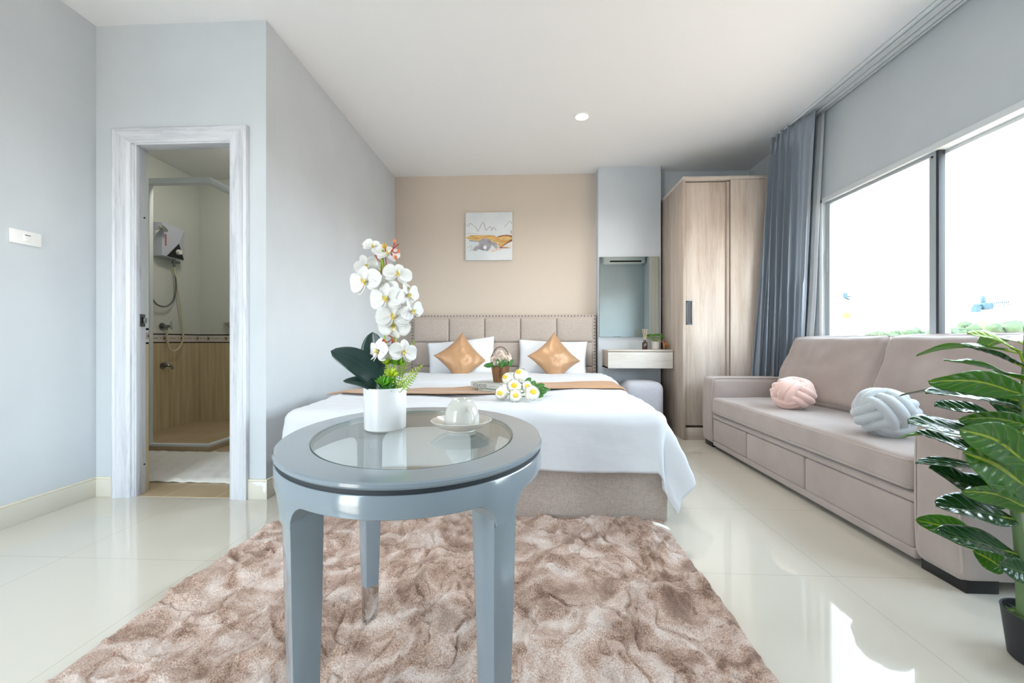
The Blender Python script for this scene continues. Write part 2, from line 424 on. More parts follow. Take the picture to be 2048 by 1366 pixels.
def bath_wall_mat(name, ax):
    """striped tan dado tile, patterned border, white tile above"""
    m, nt, b, o = new_mat(name)
    b.inputs['Roughness'].default_value = 0.22
    g = N(nt, 'ShaderNodeNewGeometry'); sp = N(nt, 'ShaderNodeSeparateXYZ'); nt.links.new(g.outputs['Position'], sp.inputs[0])
    def math_(op, a, bval):
        n = N(nt, 'ShaderNodeMath', operation=op)
        for i, x in enumerate((a, bval)):
            if isinstance(x, (int, float)): n.inputs[i].default_value = x
            else: nt.links.new(x, n.inputs[i])
        return n.outputs[0]
    def mix(f, a, c):
        n = N(nt, 'ShaderNodeMix', data_type='RGBA'); nt.links.new(f, n.inputs[0])
        for i, x in ((6, a), (7, c)):
            if isinstance(x, str): n.inputs[i].default_value = hexc(x)
            else: nt.links.new(x, n.inputs[i])
        return n.outputs[2]
    z = sp.outputs[2]; h = sp.outputs[ax]
    mpn = N(nt, 'ShaderNodeMapping'); mpn.inputs['Scale'].default_value = (1, 1, 0.04); nt.links.new(g.outputs['Position'], mpn.inputs[0])
    n = N(nt, 'ShaderNodeTexNoise'); n.inputs['Scale'].default_value = 34; n.inputs['Detail'].default_value = 6; nt.links.new(mpn.outputs[0], n.inputs[0])
    rr = N(nt, 'ShaderNodeMapRange'); rr.inputs[1].default_value = 0.35; rr.inputs[2].default_value = 0.65; nt.links.new(n.outputs[0], rr.inputs[0])
    tan = mix(rr.outputs[0], '#c2af8c', '#d8c9a9')
    def rng(lo, hi, v=z): return math_('MULTIPLY', math_('GREATER_THAN', v, lo), math_('LESS_THAN', v, hi))
    # grout lines in the tan tile
    md = math_('MODULO', math_('ADD', h, 10.0), 0.2)
    gl = math_('MAXIMUM', math_('LESS_THAN', md, 0.003), rng(0.40, 0.403))
    tan = mix(gl, tan, '#cdbb9b')
    col = mix(math_('GREATER_THAN', z, 0.855), tan, '#101114')
    col = mix(math_('GREATER_THAN', z, 0.866), col, '#d9d4cf')
    # border motif: small squares and dashes
    md2 = math_('MODULO', math_('ADD', h, 10.0), 0.2)
    sq = math_('MULTIPLY', rng(0.05, 0.085, md2), rng(0.883, 0.921))
    col = mix(sq, col, '#b59e90')
    sq2 = math_('MULTIPLY', rng(0.061, 0.074, md2), rng(0.895, 0.909))
    col = mix(sq2, col, '#2b2320')
    sq3 = math_('MULTIPLY', math_('MAXIMUM', rng(0.10, 0.115, md2), rng(0.020, 0.035, md2)), rng(0.894, 0.910))
    col = mix(sq3, col, '#b3a48f')
    ds = math_('MULTIPLY', math_('GREATER_THAN', md2, 0.125), rng(0.9, 0.905))
    col = mix(ds, col, '#5b4b3e')
    col = mix(math_('GREATER_THAN', z, 0.936), col, '#101114')
    col = mix(math_('GREATER_THAN', z, 0.948), col, '#d7dcd6')
    nt.links.new(col, b.inputs['Base Color'])
    return m
M['bath_x'] = bath_wall_mat('bath_tile_on_side_wall', 1)
M['bath_y'] = bath_wall_mat('bath_tile_on_end_wall', 0)

def glass(name, tint, refl=1.0, ior=1.5):
    m, nt, b, o = new_mat(name); nt.nodes.remove(b)
    tr = N(nt, 'ShaderNodeBsdfTransparent'); tr.inputs[0].default_value = (*tint, 1)
    gl = N(nt, 'ShaderNodeBsdfGlossy'); gl.inputs['Roughness'].default_value = 0.01
    f0 = ((ior - 1) / (ior + 1)) ** 2
    lw = N(nt, 'ShaderNodeLayerWeight'); lw.inputs[0].default_value = 0.5
    pw = N(nt, 'ShaderNodeMath', operation='POWER'); pw.inputs[1].default_value = 5.0; nt.links.new(lw.outputs['Facing'], pw.inputs[0])
    ma = N(nt, 'ShaderNodeMath', operation='MULTIPLY_ADD'); ma.inputs[1].default_value = 1 - f0; ma.inputs[2].default_value = f0; nt.links.new(pw.outputs[0], ma.inputs[0])
    ml = N(nt, 'ShaderNodeMath', operation='MULTIPLY'); ml.inputs[1].default_value = refl; nt.links.new(ma.outputs[0], ml.inputs[0])
    mx = N(nt, 'ShaderNodeMixShader'); nt.links.new(ml.outputs[0], mx.inputs[0]); nt.links.new(tr.outputs[0], mx.inputs[1]); nt.links.new(gl.outputs[0], mx.inputs[2])
    nt.links.new(mx.outputs[0], o.inputs[0])
    return m
M['pane'] = glass('window_glass', (0.97, 0.99, 0.98))
M['tableglass'] = glass('table_glass', (0.93, 0.97, 0.955), 1.3, 1.55)
M['glassedge'] = mat('glass_rim', '#2f5f58', 0.1, spec=0.8)
M['mirror'] = mat('mirror_silver', '#c9d4d2', 0.0, metal=1.0)
M['mirroredge'] = mat('mirror_edge', '#6d7a80', 0.2, metal=0.6)

def translucent(name, c, amt=0.5, rough=0.8):
    m, nt, b, o = new_mat(name)
    b.inputs['Base Color'].default_value = hexc(c); b.inputs['Roughness'].default_value = rough; b.inputs['Specular IOR Level'].default_value = 0.2
    t = N(nt, 'ShaderNodeBsdfTranslucent'); t.inputs[0].default_value = hexc(c)
    mx = N(nt, 'ShaderNodeMixShader'); mx.inputs[0].default_value = amt
    nt.links.new(b.outputs[0], mx.inputs[1]); nt.links.new(t.outputs[0], mx.inputs[2]); nt.links.new(mx.outputs[0], o.inputs[0])
    return m
M['sheer'] = translucent('white_sheer', '#f8fafc', 0.65)
M['petal'] = translucent('white_petal', '#fbfaf8', 0.3, 0.5)
M['pinkpetal'] = translucent('blush_petal', '#faeee4', 0.25, 0.6)
M['creampetal'] = mat('cream_petal', '#fbf9ee', 0.55, spec=0.3)
M['yellow'] = mat('yellow_centre', '#e8b80e', 0.5, col2='#f5dd5a', nscale=90)
M['paleyellow'] = mat('pale_yellow_lip', '#f3ecb0', 0.5, col2='#fbf8e8', nscale=120)
M['bud'] = mat('coral_bud', '#cf5b48', 0.45, col2='#dd8a52', nscale=60)
M['budy'] = mat('ochre_bud', '#c98a3a', 0.45, col2='#b9a53c', nscale=60)
M['redstem'] = mat('red_stem', '#b04c3c', 0.5)
M['greenstem'] = mat('lime_stem', '#a9bb34', 0.5, col2='#6f9a2c', nscale=20)

def leafmat(name, c, cv, vein=14.0, trans=0.25, rough=0.28, tc2=None, vstr=0.6, midw=0.035, coat=0.3):
    """leaf with a light midrib and pressed side veins, drawn from its own UVs"""
    m, nt, b, o = new_mat(name)
    b.inputs['Roughness'].default_value = rough; b.inputs['Coat Weight'].default_value = coat; b.inputs['Coat Roughness'].default_value = 0.2
    uv = N(nt, 'ShaderNodeUVMap'); sp = N(nt, 'ShaderNodeSeparateXYZ'); nt.links.new(uv.outputs[0], sp.inputs[0])
    def mt(op, a, bb=None, cc=None):
        n = N(nt, 'ShaderNodeMath', operation=op)
        for i, x in enumerate((a, bb, cc)):
            if x is None: continue
            if isinstance(x, (int, float)): n.inputs[i].default_value = x
            else: nt.links.new(x, n.inputs[i])
        return n.outputs[0]
    av = mt('ABSOLUTE', mt('SUBTRACT', sp.outputs[1], 0.5))
    mid = mt('LESS_THAN', av, midw)
    ph = mt('SUBTRACT', sp.outputs[0], mt('MULTIPLY', av, 0.55))
    wv = mt('SINE', mt('MULTIPLY', ph, vein * 2 * pi))
    vn = mt('POWER', mt('MULTIPLY_ADD', wv, 0.5, 0.5), 10.0)
    fac = mt('MAXIMUM', mid, mt('MULTIPLY', vn, 0.22))
    mx = N(nt, 'ShaderNodeMix', data_type='RGBA'); nt.links.new(fac, mx.inputs[0]); mx.inputs[6].default_value = hexc(c); mx.inputs[7].default_value = hexc(cv)
    nt.links.new(mx.outputs[2], b.inputs['Base Color'])
    bp = N(nt, 'ShaderNodeBump'); bp.inputs['Strength'].default_value = vstr; bp.inputs['Distance'].default_value = 0.003; bp.invert = True
    nt.links.new(mt('MAXIMUM', mt('POWER', mt('MULTIPLY_ADD', wv, 0.5, 0.5), 3.0), mid), bp.inputs['Height']); nt.links.new(bp.outputs[0], b.inputs['Normal'])
    t = N(nt, 'ShaderNodeBsdfTranslucent'); t.inputs[0].default_value = hexc(tc2 or c)
    ms = N(nt, 'ShaderNodeMixShader'); ms.inputs[0].default_value = trans
    nt.links.new(b.outputs[0], ms.inputs[1]); nt.links.new(t.outputs[0], ms.inputs[2]); nt.links.new(ms.outputs[0], o.inputs[0])
    return m
M['figleaf'] = leafmat('fig_leaf', '#3f7a22', '#c7d545', 7.0, 0.30, 0.22, '#8fc417', 0.45)
M['figleafd'] = leafmat('fig_leaf_dark', '#1f4d24', '#5f8f3d', 7.0, 0.10, 0.20, '#4f8c1c', 0.4, 0.012)
M['figlit'] = leafmat('fig_leaf_lit', '#a9c81e', '#7fa31a', 7.0, 0.4, 0.35, '#c2e020', 0.6, 0.02)  # yellow-green of the lit top leaf is put into its colour
M['orchleaf'] = leafmat('orchid_leaf', '#16332e', '#35554c', 0.5, 0.03, 0.35, None, 0.25, 0.01)
M['fern'] = leafmat('fern_leaf', '#5f9a1e', '#c5d93a', 3.0, 0.3, 0.5, '#9fd022', 0.3)
M['fernlime'] = leafmat('fern_lime', '#b6cf2a', '#dbe66a', 3.0, 0.3, 0.5, '#d0e63a', 0.3)
M['green'] = leafmat('flower_leaf', '#3a7a34', '#7fae5c', 5.0, 0.2, 0.45, '#5aa040', 0.4)
M['greenb'] = leafmat('bright_leaf', '#4f9a1f', '#9cc94a', 3.0, 0.3, 0.45, '#86c922', 0.3)
M['moss'] = mat('moss', '#5f7a24', 0.9, col2='#33421a', nscale=60, bump=0.8, bscale=120, bdist=0.01)
M['trunk'] = mat('fig_trunk', '#6f865a', 0.6, col2='#526a40', nscale=25, stretch=(1, 1, 0.3), bump=0.3, bscale=40)
M['bark'] = mat('bark_basket', '#8a6342', 0.85, col2='#5b3c25', nscale=60, stretch=(1, 1, 0.15), bump=0.9, bscale=70, bdist=0.006)
M['cane'] = mat('cane_handle', '#6f4a34', 0.6, col2='#4d3022', nscale=60)
M['redwood'] = mat('carved_wood', '#b5764d', 0.5, col2='#8a5233', nscale=30)
M['amber'] = mat('brown_bottle', '#3a1c14', 0.08, spec=0.8, coat=0.5)
M['reed'] = mat('reed', '#d8c3a0', 0.7)
M['cover'] = mat('book_cover', '#cdcdc9', 0.5)
M['covergreen'] = mat('book_cover_green', '#b3baa6', 0.5)
M['paper'] = mat('paper', '#f3f0e8', 0.8)
M['ink'] = mat('slate_ink', '#42566a', 0.6)
M['concrete'] = mat('sunlit_paving', '#b89c84', 0.9)
M['treecrown'] = mat('tree_crown', '#33452f', 0.9, col2='#46563c', nscale=0.8)
M['treetrunk'] = mat('tree_trunk', '#6a5a48', 0.9)
M['cranered'] = mat('crane_orange', '#a8602c', 0.6)
M['craneblue'] = mat('crane_blue', '#173d4d', 0.6)
# ================================================================== THE ROOM
T = 0.16
def sbox(name, x0, x1, y0, y1, z0, z1, m, bev=0.0, parent=None):
    bm = BM(); box(bm, x0, x1, y0, y1, z0, z1, bev)
    o = obj(name, bm, m, parent, origin=None if parent else (x0, y0, z0))
    if parent is None: struct(o)
    return o
YR = -0.95                                   # rear wall behind the photographer
bm = BM(); box(bm, XL - .1, XR + .1, YR - .1, YD, -.1, 0); box(bm, XA - .12, XR + .1, YD, YB + .1, -.1, 0)
struct(obj('floor', bm, M['floor'], origin=(0, 0, 0)))
# ceiling slab over both rooms
sbox('ceiling', -3.9, XR + T, YR - T, YB + T, H, H + .15, M['ceiling'])
sbox('wall_left', XL - T, XL, YR - T, YD, 0, H, M['wall'])
# bathroom partition with the door opening
DX0, DX1, DZ = -2.225, -1.64, 1.985
bm = BM()
box(bm, XL - 1.3, DX0, YD, YD + .085, 0, H); box(bm, DX1, XA - .0, YD, YD + .085, 0, H); box(bm, DX0, DX1, YD, YD + .085, DZ, H)
struct(obj('wall_bathroom', bm, M['wall'], origin=(XL, YD, 0)))
sbox('wall_alcove', XA - .12, XA, YD + .085, YB, 0, H, M['wall'])
bm = BM(); box(bm, XA, 0.69, YB, YB + T, 0, H)
struct(obj('wall_back', bm, M['beige'], origin=(XA, YB, 0)))
sbox('wall_wardrobe', 0.69, XR + T, YB, YB + T, 0, H, M['wall'])
sbox('wall_pillar', 0.695, 1.325, 4.165, YB, 0, H, M['wall'], 0.004)
bm = BM()
box(bm, XR, XR + T, YR - T, WY0, 0, H); box(bm, XR, XR + T, WY1, YB + T, 0, H)
box(bm, XR, XR + T, WY0, WY1, 0, WZ0); box(bm, XR, XR + T, WY0, WY1, WZ1, H)
struct(obj('wall_right', bm, M['wall'], origin=(XR, 0, 0)))
# rear wall: glazed balcony door on the left, solid pier on the right
bm = BM()
box(bm, XL - T, -2.25, YR - T, YR, 0, H); box(bm, -2.25, -1.25, YR - T, YR, 2.2, H); box(bm, -1.25, 0.9, YR - T, YR, 0, H)
box(bm, 0.9, XR, YR - T, 0.1, 0, H)
struct(obj('wall_rear', bm, M['wall'], origin=(0, YR, 0)))
d2 = BM()
for a, b_ in ((-2.25, -2.19), (-1.31, -1.25)): box(d2, a, b_, YR - .1, YR - .05, 0, 2.2, .004)
box(d2, -2.19, -1.31, YR - .1, YR - .05, 2.14, 2.2, .004); box(d2, -2.19, -1.31, YR - .1, YR - .05, 0, .07, .004)
d2o = struct(obj('door_2', d2, M['alu'], origin=(-.85, YR - .05, 0)))
for a, b_ in ((-2.19, -1.31),):
    g = BM(); box(g, a, b_, YR - .08, YR - .074, .07, 2.14); obj('pane', g, M['pane'], d2o)
# bathroom shell
sbox('floor_bathroom', -3.75, XA - .12, YD + .085, YB, -0.1, 0.0, M['bathfloor'])
sbox('wall_bathroom_left', -3.75, -3.63, YD + .085, YB, 0, H, M['bath_x'])
sbox('wall_bathroom_back', -3.63, XA - .12, YB - .02, YB + .1, 0, H, M['bath_y'])
sbox('trim_1', DX0 - .1, DX0 + .002, YD + .061, YD + .087, 0, DZ - .02, M['bath_x'])   # tiled reveal beside the lining
sbox('threshold_trim', DX0, DX1, YD - .0, YD + .085, -0.05, 0.002, M['bathfloor'])
# skirting
def skirt(name, x0, x1, y0, y1):
    bm = BM(); box(bm, x0, x1, y0, y1, 0, .098, .001); o = obj(name, bm, M['base'], origin=(x0, y0, 0)); struct(o)
    b2 = BM(); box(b2, x0, x1, y0, y1, .098, .108, .003); obj('grout_line', b2, M['basetop'], o)
    return o
skirt('baseboard_left', XL, XL + .012, YR, YD - .012)
skirt('baseboard_bathroom_wall', XL, -2.333, YD - .012, YD)
sk = skirt('baseboard_corner', -1.556, XA + .012, YD - .012, YD)
bm = BM()   # chipped white patch on the corner tile
ch = [(-1.535, .092), (-1.51, .098), (-1.475, .098), (-1.452, .09), (-1.45, .05), (-1.462, .032), (-1.470, .05), (-1.468, .07), (-1.485, .079), (-1.50, .074), (-1.515, .083)]
bm.faces.new([bm.verts.new((x, YD - .0132, z)) for x, z in ch]); obj('chipped_patch', bm, M['plastic'], sk)
skirt('baseboard_alcove', XA, XA + .012, YD, YB)
skirt('baseboard_right', XR - .012, XR, .11, YB)

# ---------------------------------------------------------------- bathroom door frame
dr = thing('door_1', (-1.93, YD, 0), 'white grained frame of the doorless bathroom doorway', 'door'); dr['kind'] = 'structure'
del dr['category']
prof = [(0, 0), (0, .026), (.012, .032), (.022, .026), (.034, .028), (.06, .022), (.085, .024), (.1, .016), (.105, 0)]   # across the casing, out from the wall
def casing(xo, sgn, zt):
    bm = BM(); n = len(prof)
    lo = [bm.verts.new((xo + sgn * a, YD - d, 0)) for a, d in prof]
    hi = [bm.verts.new((xo + sgn * a, YD - d, zt - a * .8)) for a, d in prof]
    for i in range(n): bm.faces.new((lo[i], lo[(i + 1) % n], hi[(i + 1) % n], hi[i]))
    bm.faces.new(lo); bm.faces.new(hi[::-1]); return bm
obj('casing', casing(-2.332, 1, 2.06), M['whitewood'], dr, 25)
obj('casing', casing(-1.556, -1, 2.06), M['whitewood'], dr, 25)
bm = BM(); n = len(prof)
le = [bm.verts.new((-2.332 + a, YD - d, 2.06 - a * .8)) for a, d in prof]; ri = [bm.verts.new((-1.556 - a, YD - d, 2.06 - a * .8)) for a, d in prof]
for i in range(n): bm.faces.new((le[i], le[(i + 1) % n], ri[(i + 1) % n], ri[i]))
bm.faces.new(le); bm.faces.new(ri[::-1]); obj('casing', bm, M['whitewoodx'], dr, 25)
for x0, x1, z0, z1, mm in ((DX0 - .004, DX0 + .012, 0, DZ, 'whitewood'), (DX1 - .012, DX1 + .004, 0, DZ, 'whitewood'), (DX0, DX1, DZ - .014, DZ, 'whitewoodx')):
    bm = BM(); box(bm, x0, x1, YD - .01, YD + .060, z0, z1, .002); obj('jamb', bm, M[mm], dr)
bm = BM(); box(bm, DX0 + .012, DX0 + .022, YD - .008, YD + .022, 0, DZ - .014, .002); obj('door_stop', bm, M['whitewood'], dr)
sp_ = BM(); box(sp_, DX0 + .02, DX0 + .0235, YD + .012, YD + .045, .955, 1.025, .001); st = obj('strike_plate', sp_, M['dullchrome'], dr)
bm = BM(); box(bm, DX0 + .022, DX0 + .0245, YD + .020, YD + .034, .972, 1.008); obj('latch_hole', bm, M['black'], st)
bm = BM(); box(bm, DX0 + .0235, DX0 + .027, YD + .034, YD + .052, .975, 1.005, .001); obj('latch_lip', bm, M['chrome'], st)
for z in (.165, 1.58):
    bm = BM(); cyl(bm, (DX0 + .012, YD + .05, z), (DX0 + .0135, YD + .05, z), .005, n=12); obj('screw_hole', bm, M['black'], dr)

# ---------------------------------------------------------------- shower enclosure
CX0, CX1, CY = -3.63, -2.535, 3.12
sh = thing('shower_curb', (-3.0, CY, 0), 'tan tiled shower curb with a white aluminium track on top', 'shower curb')
bm = BM(); box(bm, CX0, CX1, CY - .03, CY + .04, 0, .035, .002); box(bm, CX1 - .07, CX1, CY + .04, YB - .02, 0, .035, .002); obj('tiled_step', bm, M['bathfloor'], sh)
bm = BM(); box(bm, CX0, CX1 + .005, CY - .028, CY + .012, .035, .055, .003); box(bm, CX1 - .04, CX1 + .005, CY + .012, YB - .02, .035, .055, .003); obj('bottom_track', bm, M['alu'], sh)
sf = thing('shower_screen', (-3.0, CY, .055), 'white aluminium shower screen frame with clear panes, head rail near the ceiling', 'shower screen')
bm = BM(); box(bm, CX0, CX1 + .01, CY - .03, CY + .02, 2.125, 2.17, .003); box(bm, CX1 - .04, CX1 + .01, CY + .02, YB - .02, 2.125, 2.17, .003); obj('head_rail', bm, M['alu'], sf)
for x in (-3.085,):
    bm = BM(); box(bm, x, x + .05, CY - .02, CY + .015, .055, 2.125, .003); ps = obj('upright', bm, M['alu'], sf)
    for z in (.10, 2.09):
        b2 = BM(); cyl(b2, (x + .03, CY - .0215, z), (x + .03, CY - .02, z), .006, n=10); obj('screw_cap', b2, M['black'], ps)
bm = BM(); box(bm, CX0, CX0 + .03, CY - .02, CY + .015, .055, 2.125, .003); obj('upright', bm, M['alu'], sf)
bm = BM(); box(bm, CX0 + .03, -3.085, CY - .008, CY - .002, .055, 2.125); obj('pane', bm, M['pane'], sf)

# ---------------------------------------------------------------- water heater and fittings on the tiled side wall
XW = -3.63
ht = thing('water_heater', (XW, 3.85, 1.70), 'white faceted electric water heater with black triangle panel and round knob', 'water heater')
hy0, hy1, hz0, hz1, xb, xf = 3.735, 3.985, 1.695, 2.02, XW + .012, XW + .12
bm = BM(); box(bm, XW, xb, hy0 + .01, hy1 - .01, hz0 + .01, hz1 - .01); obj('back_plate', bm, M['black'], ht)
bm = BM()
A = [V((xb, hy0, hz0)), V((xb, hy1, hz0 - .0)), V((xb, hy1, hz1 - .01)), V((xb, hy0, hz1))]
B = [V((xf - .02, hy0 + .0, hz0 + .005)), V((xf - .02, hy1, hz0 - .0)), V((xf - .02, hy1, hz1 - .015)), V((xf - .02, hy0, hz1 - .005))]
apex = V((xf, 3.90, 1.845)); va = [bm.verts.new(p) for p in A]; vb = [bm.verts.new(p) for p in B]; vc = bm.verts.new(apex)
for i in range(4):
    bm.faces.new((va[i], va[(i + 1) % 4], vb[(i + 1) % 4], vb[i])); bm.faces.new((vb[i], vb[(i + 1) % 4], vc))
bm.faces.new(va[::-1]); obj('cover', bm, M['heater'] if 'heater' in M else mat('heater_shell', '#c5ccda', 0.25, spec=0.6), ht, 5)
def lerp(a, b_, t): return a + (b_ - a) * t
bm = BM()
p0 = lerp(B[0], B[1], .2) + V((.002, 0, .002)); p1 = B[1] + V((.002, -.004, .004)); p2 = apex + V((.002, 0, .004))
k = [bm.verts.new(p) for p in (p0, p1, p2)] + [bm.verts.new(p - V((.004, 0, 0))) for p in (p0, p1, p2)]
bm.faces.new(k[:3]); bm.faces.new(k[3:][::-1])
for i in range(3): bm.faces.new((k[i], k[i + 3], k[(i + 1) % 3 + 3], k[(i + 1) % 3]))
pan = obj('control_panel', bm, M['black'], ht, 0)
bm = BM(); cyl(bm, (xf - .012, 3.905, 1.765), (xf + .014, 3.905, 1.765), .028, .024, 24); obj('knob', bm, M['plastic'], pan)
bm = BM(); cy = 3.77
for i, z in enumerate(np.linspace(1.80, 1.90, 9)): box(bm, xf - .017, xf - .0105, cy - .006, cy + .006, z, z + .007)
obj('side_lettering', bm, mat('orange_print', '#d9694a', 0.5), ht)
hp_ = [on_x(a_, b_, XW + .05) for a_, b_ in ((346, 512), (350, 545), (352, 575), (347, 600), (332, 613), (314, 609), (300, 594))] + [V((XW + .07, 3.50, 1.35)), V((XW + .08, 3.55, 1.62)), on_x(303, 492, XW + .09)]
bm = BM(); tube(bm, spline(hp_), .008, 8)
obj('shower_hose', bm, M['dullchrome'], ht)
hs = thing('handheld_shower', (XW, 3.66, 1.78), 'chrome handheld shower head in a wall bracket left of the heater', 'shower head')
bm = BM(); tube(bm, spline([on_x(303, 492, XW + .09), on_x(305, 478, XW + .10), on_x(311, 465, XW + .11), on_x(322, 457, XW + .12)]), .013, 10); obj('grip', bm, M['chrome'], hs)
hc = on_x(326, 456, XW + .135)
bm = BM(); ball(bm, (0, 0, 0), (.050, .045, .018), 20, 8); bmesh.ops.transform(bm, matrix=Matrix.Translation(hc) @ Euler((radians(-35), radians(25), 0)).to_matrix().to_4x4(), verts=bm.verts[:]); obj('spray_face', bm, M['chrome'], hs)
bk = on_x(318, 462, XW + .10); bm = BM(); tube(bm, [(XW, bk.y, bk.z), bk], .012, 10); cyl(bm, (XW, bk.y, bk.z), (XW + .01, bk.y, bk.z), .028); obj('bracket', bm, M['chrome'], hs)
vv = thing('shower_valve', (XW, 3.85, 1.02), 'chrome angle valve feeding a cream hose above the tile border', 'valve')
bm = BM(); cyl(bm, (XW, 3.84, 1.02), (XW + .008, 3.84, 1.02), .034); cyl(bm, (XW + .008, 3.84, 1.02), (XW + .09, 3.84, 1.02), .014); cyl(bm, (XW + .05, 3.84, 1.02), (XW + .05, 3.84, .985), .011); obj('valve_body', bm, M['dullchrome'], vv)
bm = BM(); box(bm, XW + .09, XW + .102, 3.83, 3.85, .99, 1.07, .004); obj('lever', bm, M['chrome'], vv)
bm = BM(); tube(bm, spline([(XW + .05, 3.84, .985), (XW + .05, 3.845, .90), (XW + .05, 3.87, .80), (XW + .05, 3.93, .775), (XW + .05, 4.0, .83), (XW + .05, 4.03, .95), (XW + .05, 4.0, 1.2), (XW + .05, 3.955, 1.45), (XW + .055, 3.92, 1.62)]), .008, 8); obj('cream_hose', bm, mat('cream_hose', '#d3cfae', 0.4), vv)
bm = BM(); cyl(bm, (XW + .055, 3.92, 1.62), (XW + .055, 3.92, 1.70), .012); cyl(bm, (XW + .03, 3.92, 1.665), (XW + .10, 3.935, 1.665), .012); obj('hose_union', bm, M['dullchrome'], vv)
fc = thing('tap', (XW, 3.85, .63), 'small dull chrome bib tap low on the tan tiles', 'tap')
bm = BM(); cyl(bm, (XW, 3.85, .63), (XW + .008, 3.85, .63), .032); tube(bm, spline([(XW + .0, 3.85, .63), (XW + .05, 3.85, .63), (XW + .08, 3.86, .625), (XW + .09, 3.865, .595)]), .012, 10); obj('spout', bm, M['dullchrome'], fc)
bm = BM(); cyl(bm, (XW + .05, 3.85, .63), (XW + .05, 3.85, .67), .009); box(bm, XW + .04, XW + .06, 3.82, 3.89, .665, .678, .004); obj('lever', bm, M['chrome'], fc)
bm = BM()
def sd_f(u, v):
    a = pi + pi * v; r = .085 * (.35 + .65 * u)
    return (-3.26 + r * cos(a), YB - .02 + .9 * r * sin(a), 1.03 + .05 * u ** 1.5 + .008 * sin(v * pi * 4) * u)
grid(bm, sd_f, 8, 24); bm.faces.new([v for v in bm.verts if abs(v.co.z - 1.03) < 1e-6][:25])
tag(surf('soap_dish', bm, M['porcelain'], origin=(-3.26, YB - .02, 1.03), thick=.008), 'white shell-shaped soap dish on the back bathroom tiles', 'soap dish')
# bath mat
bm = BM()
def mat_f(u, v):
    x = -3.0 + 1.32 * u; y = 2.40 + .66 * v; e = min(u, 1 - u, v, 1 - v)
    x += .012 * fbm(y * 6, 3); y += .012 * fbm(x * 6, 1)
    return (x, y, .006 + min(1, e * 22) * .012 + .004 * fbm(x * 9, y * 14, 2) + .002 * sin((x + y * .4) * 60))
grid(bm, mat_f, 110, 60)
tag(surf('bath_mat', bm, mat('white_terry', '#ebe9e3', 0.95, sheen=0.4, bump=0.6, bscale=220, bdist=0.004), origin=(-2.3, 2.7, 0), thick=.004, off=-1), 'white terry bath mat on the bathroom floor behind the doorway', 'mat')
# added lamp to brighten the bathroom (out of sight above the doorway)
bl = thing('bathroom_fill_lamp', (-2.6, 3.3, H), 'round white ceiling lamp added unseen to brighten the bathroom', 'ceiling light')
bm = BM(); lathe(bm, [(0, H - .05), (.09, H - .045), (.11, H - .02), (.11, H), (0, H)], (-2.6, 3.3, 0)); obj('diffuser', bm, mat('fill_lamp_glow', '#ffffff', 0.5, emit='#fff6e6', estr=45), bl)

# ---------------------------------------------------------------- light switch
sw = thing('light_switch', (XL, 1.855, 1.37), 'white wall switch plate with one rocker on the left wall', 'switch')
bm = BM(); box(bm, XL, XL + .009, 1.795, 1.918, 1.338, 1.405, .003); obj('plate', bm, M['plastic'], sw)
bm = BM(); box(bm, XL + .008, XL + .013, 1.845, 1.872, 1.355, 1.389, .002); rk = obj('rocker', bm, M['plastic'], sw)
bm = BM(); box(bm, XL + .0125, XL + .0136, 1.847, 1.870, 1.382, 1.386); obj('status_mark', bm, mat('status_mark', '#565a5e', .4), rk)

# ---------------------------------------------------------------- ceiling downlight and two added fill lights
lens_m = mat('downlight_lens', '#ffffff', .4, emit='#fffdf6', estr=12)
for x_, y_, lab in ((.41, 3.22, 'round recessed white downlight glowing in the ceiling above the bed'), (.41, 1.15, 'added fill downlight in the ceiling above the fur rug, out of the frame'), (-1.35, 1.15, 'added fill downlight in the ceiling near the left wall, out of the frame')):  # last two are added out of view to lighten the walls
    dl = thing('downlight', (x_, y_, H), lab, 'ceiling light')
    bm = BM(); lathe(bm, [(.062, H), (.062, H - .006), (.05, H - .008), (.045, H - .001)], (x_, y_, 0)); obj('trim_ring', bm, M['plastic'], dl)
    bm = BM(); lathe(bm, [(0, H - .004), (.047, H - .003), (.047, H - .0005), (0, H - .0005)], (x_, y_, 0)); obj('lens', bm, lens_m, dl)
    ld = bpy.data.lights.new('downlight_beam', 'SPOT'); ld.energy = 55 if y_ > 2 else 18; ld.spot_size = radians(150); ld.spot_blend = 1; ld.shadow_soft_size = .05; ld.color = (1, .95, .88)
    lo_ = bpy.data.objects.new('downlight_beam', ld); COL.objects.link(lo_); lo_.parent = dl; lo_.location = (0, 0, -.02)

# ---------------------------------------------------------------- air conditioner on the rear pier (seen in the mirror)
ac = thing('air_conditioner', (1.85, .1, 2.4), 'white split air conditioner on the wall behind the camera, seen in the mirror', 'air conditioner')
bm = BM(); box(bm, 1.45, 2.25, .1, .30, 2.405, 2.62, .02, 3); obj('housing', bm, M['plastic'], ac)
bm = BM(); box(bm, 1.56, 2.17, .285, .304, 2.42, 2.45); obj('outlet_slot', bm, M['black'], ac)

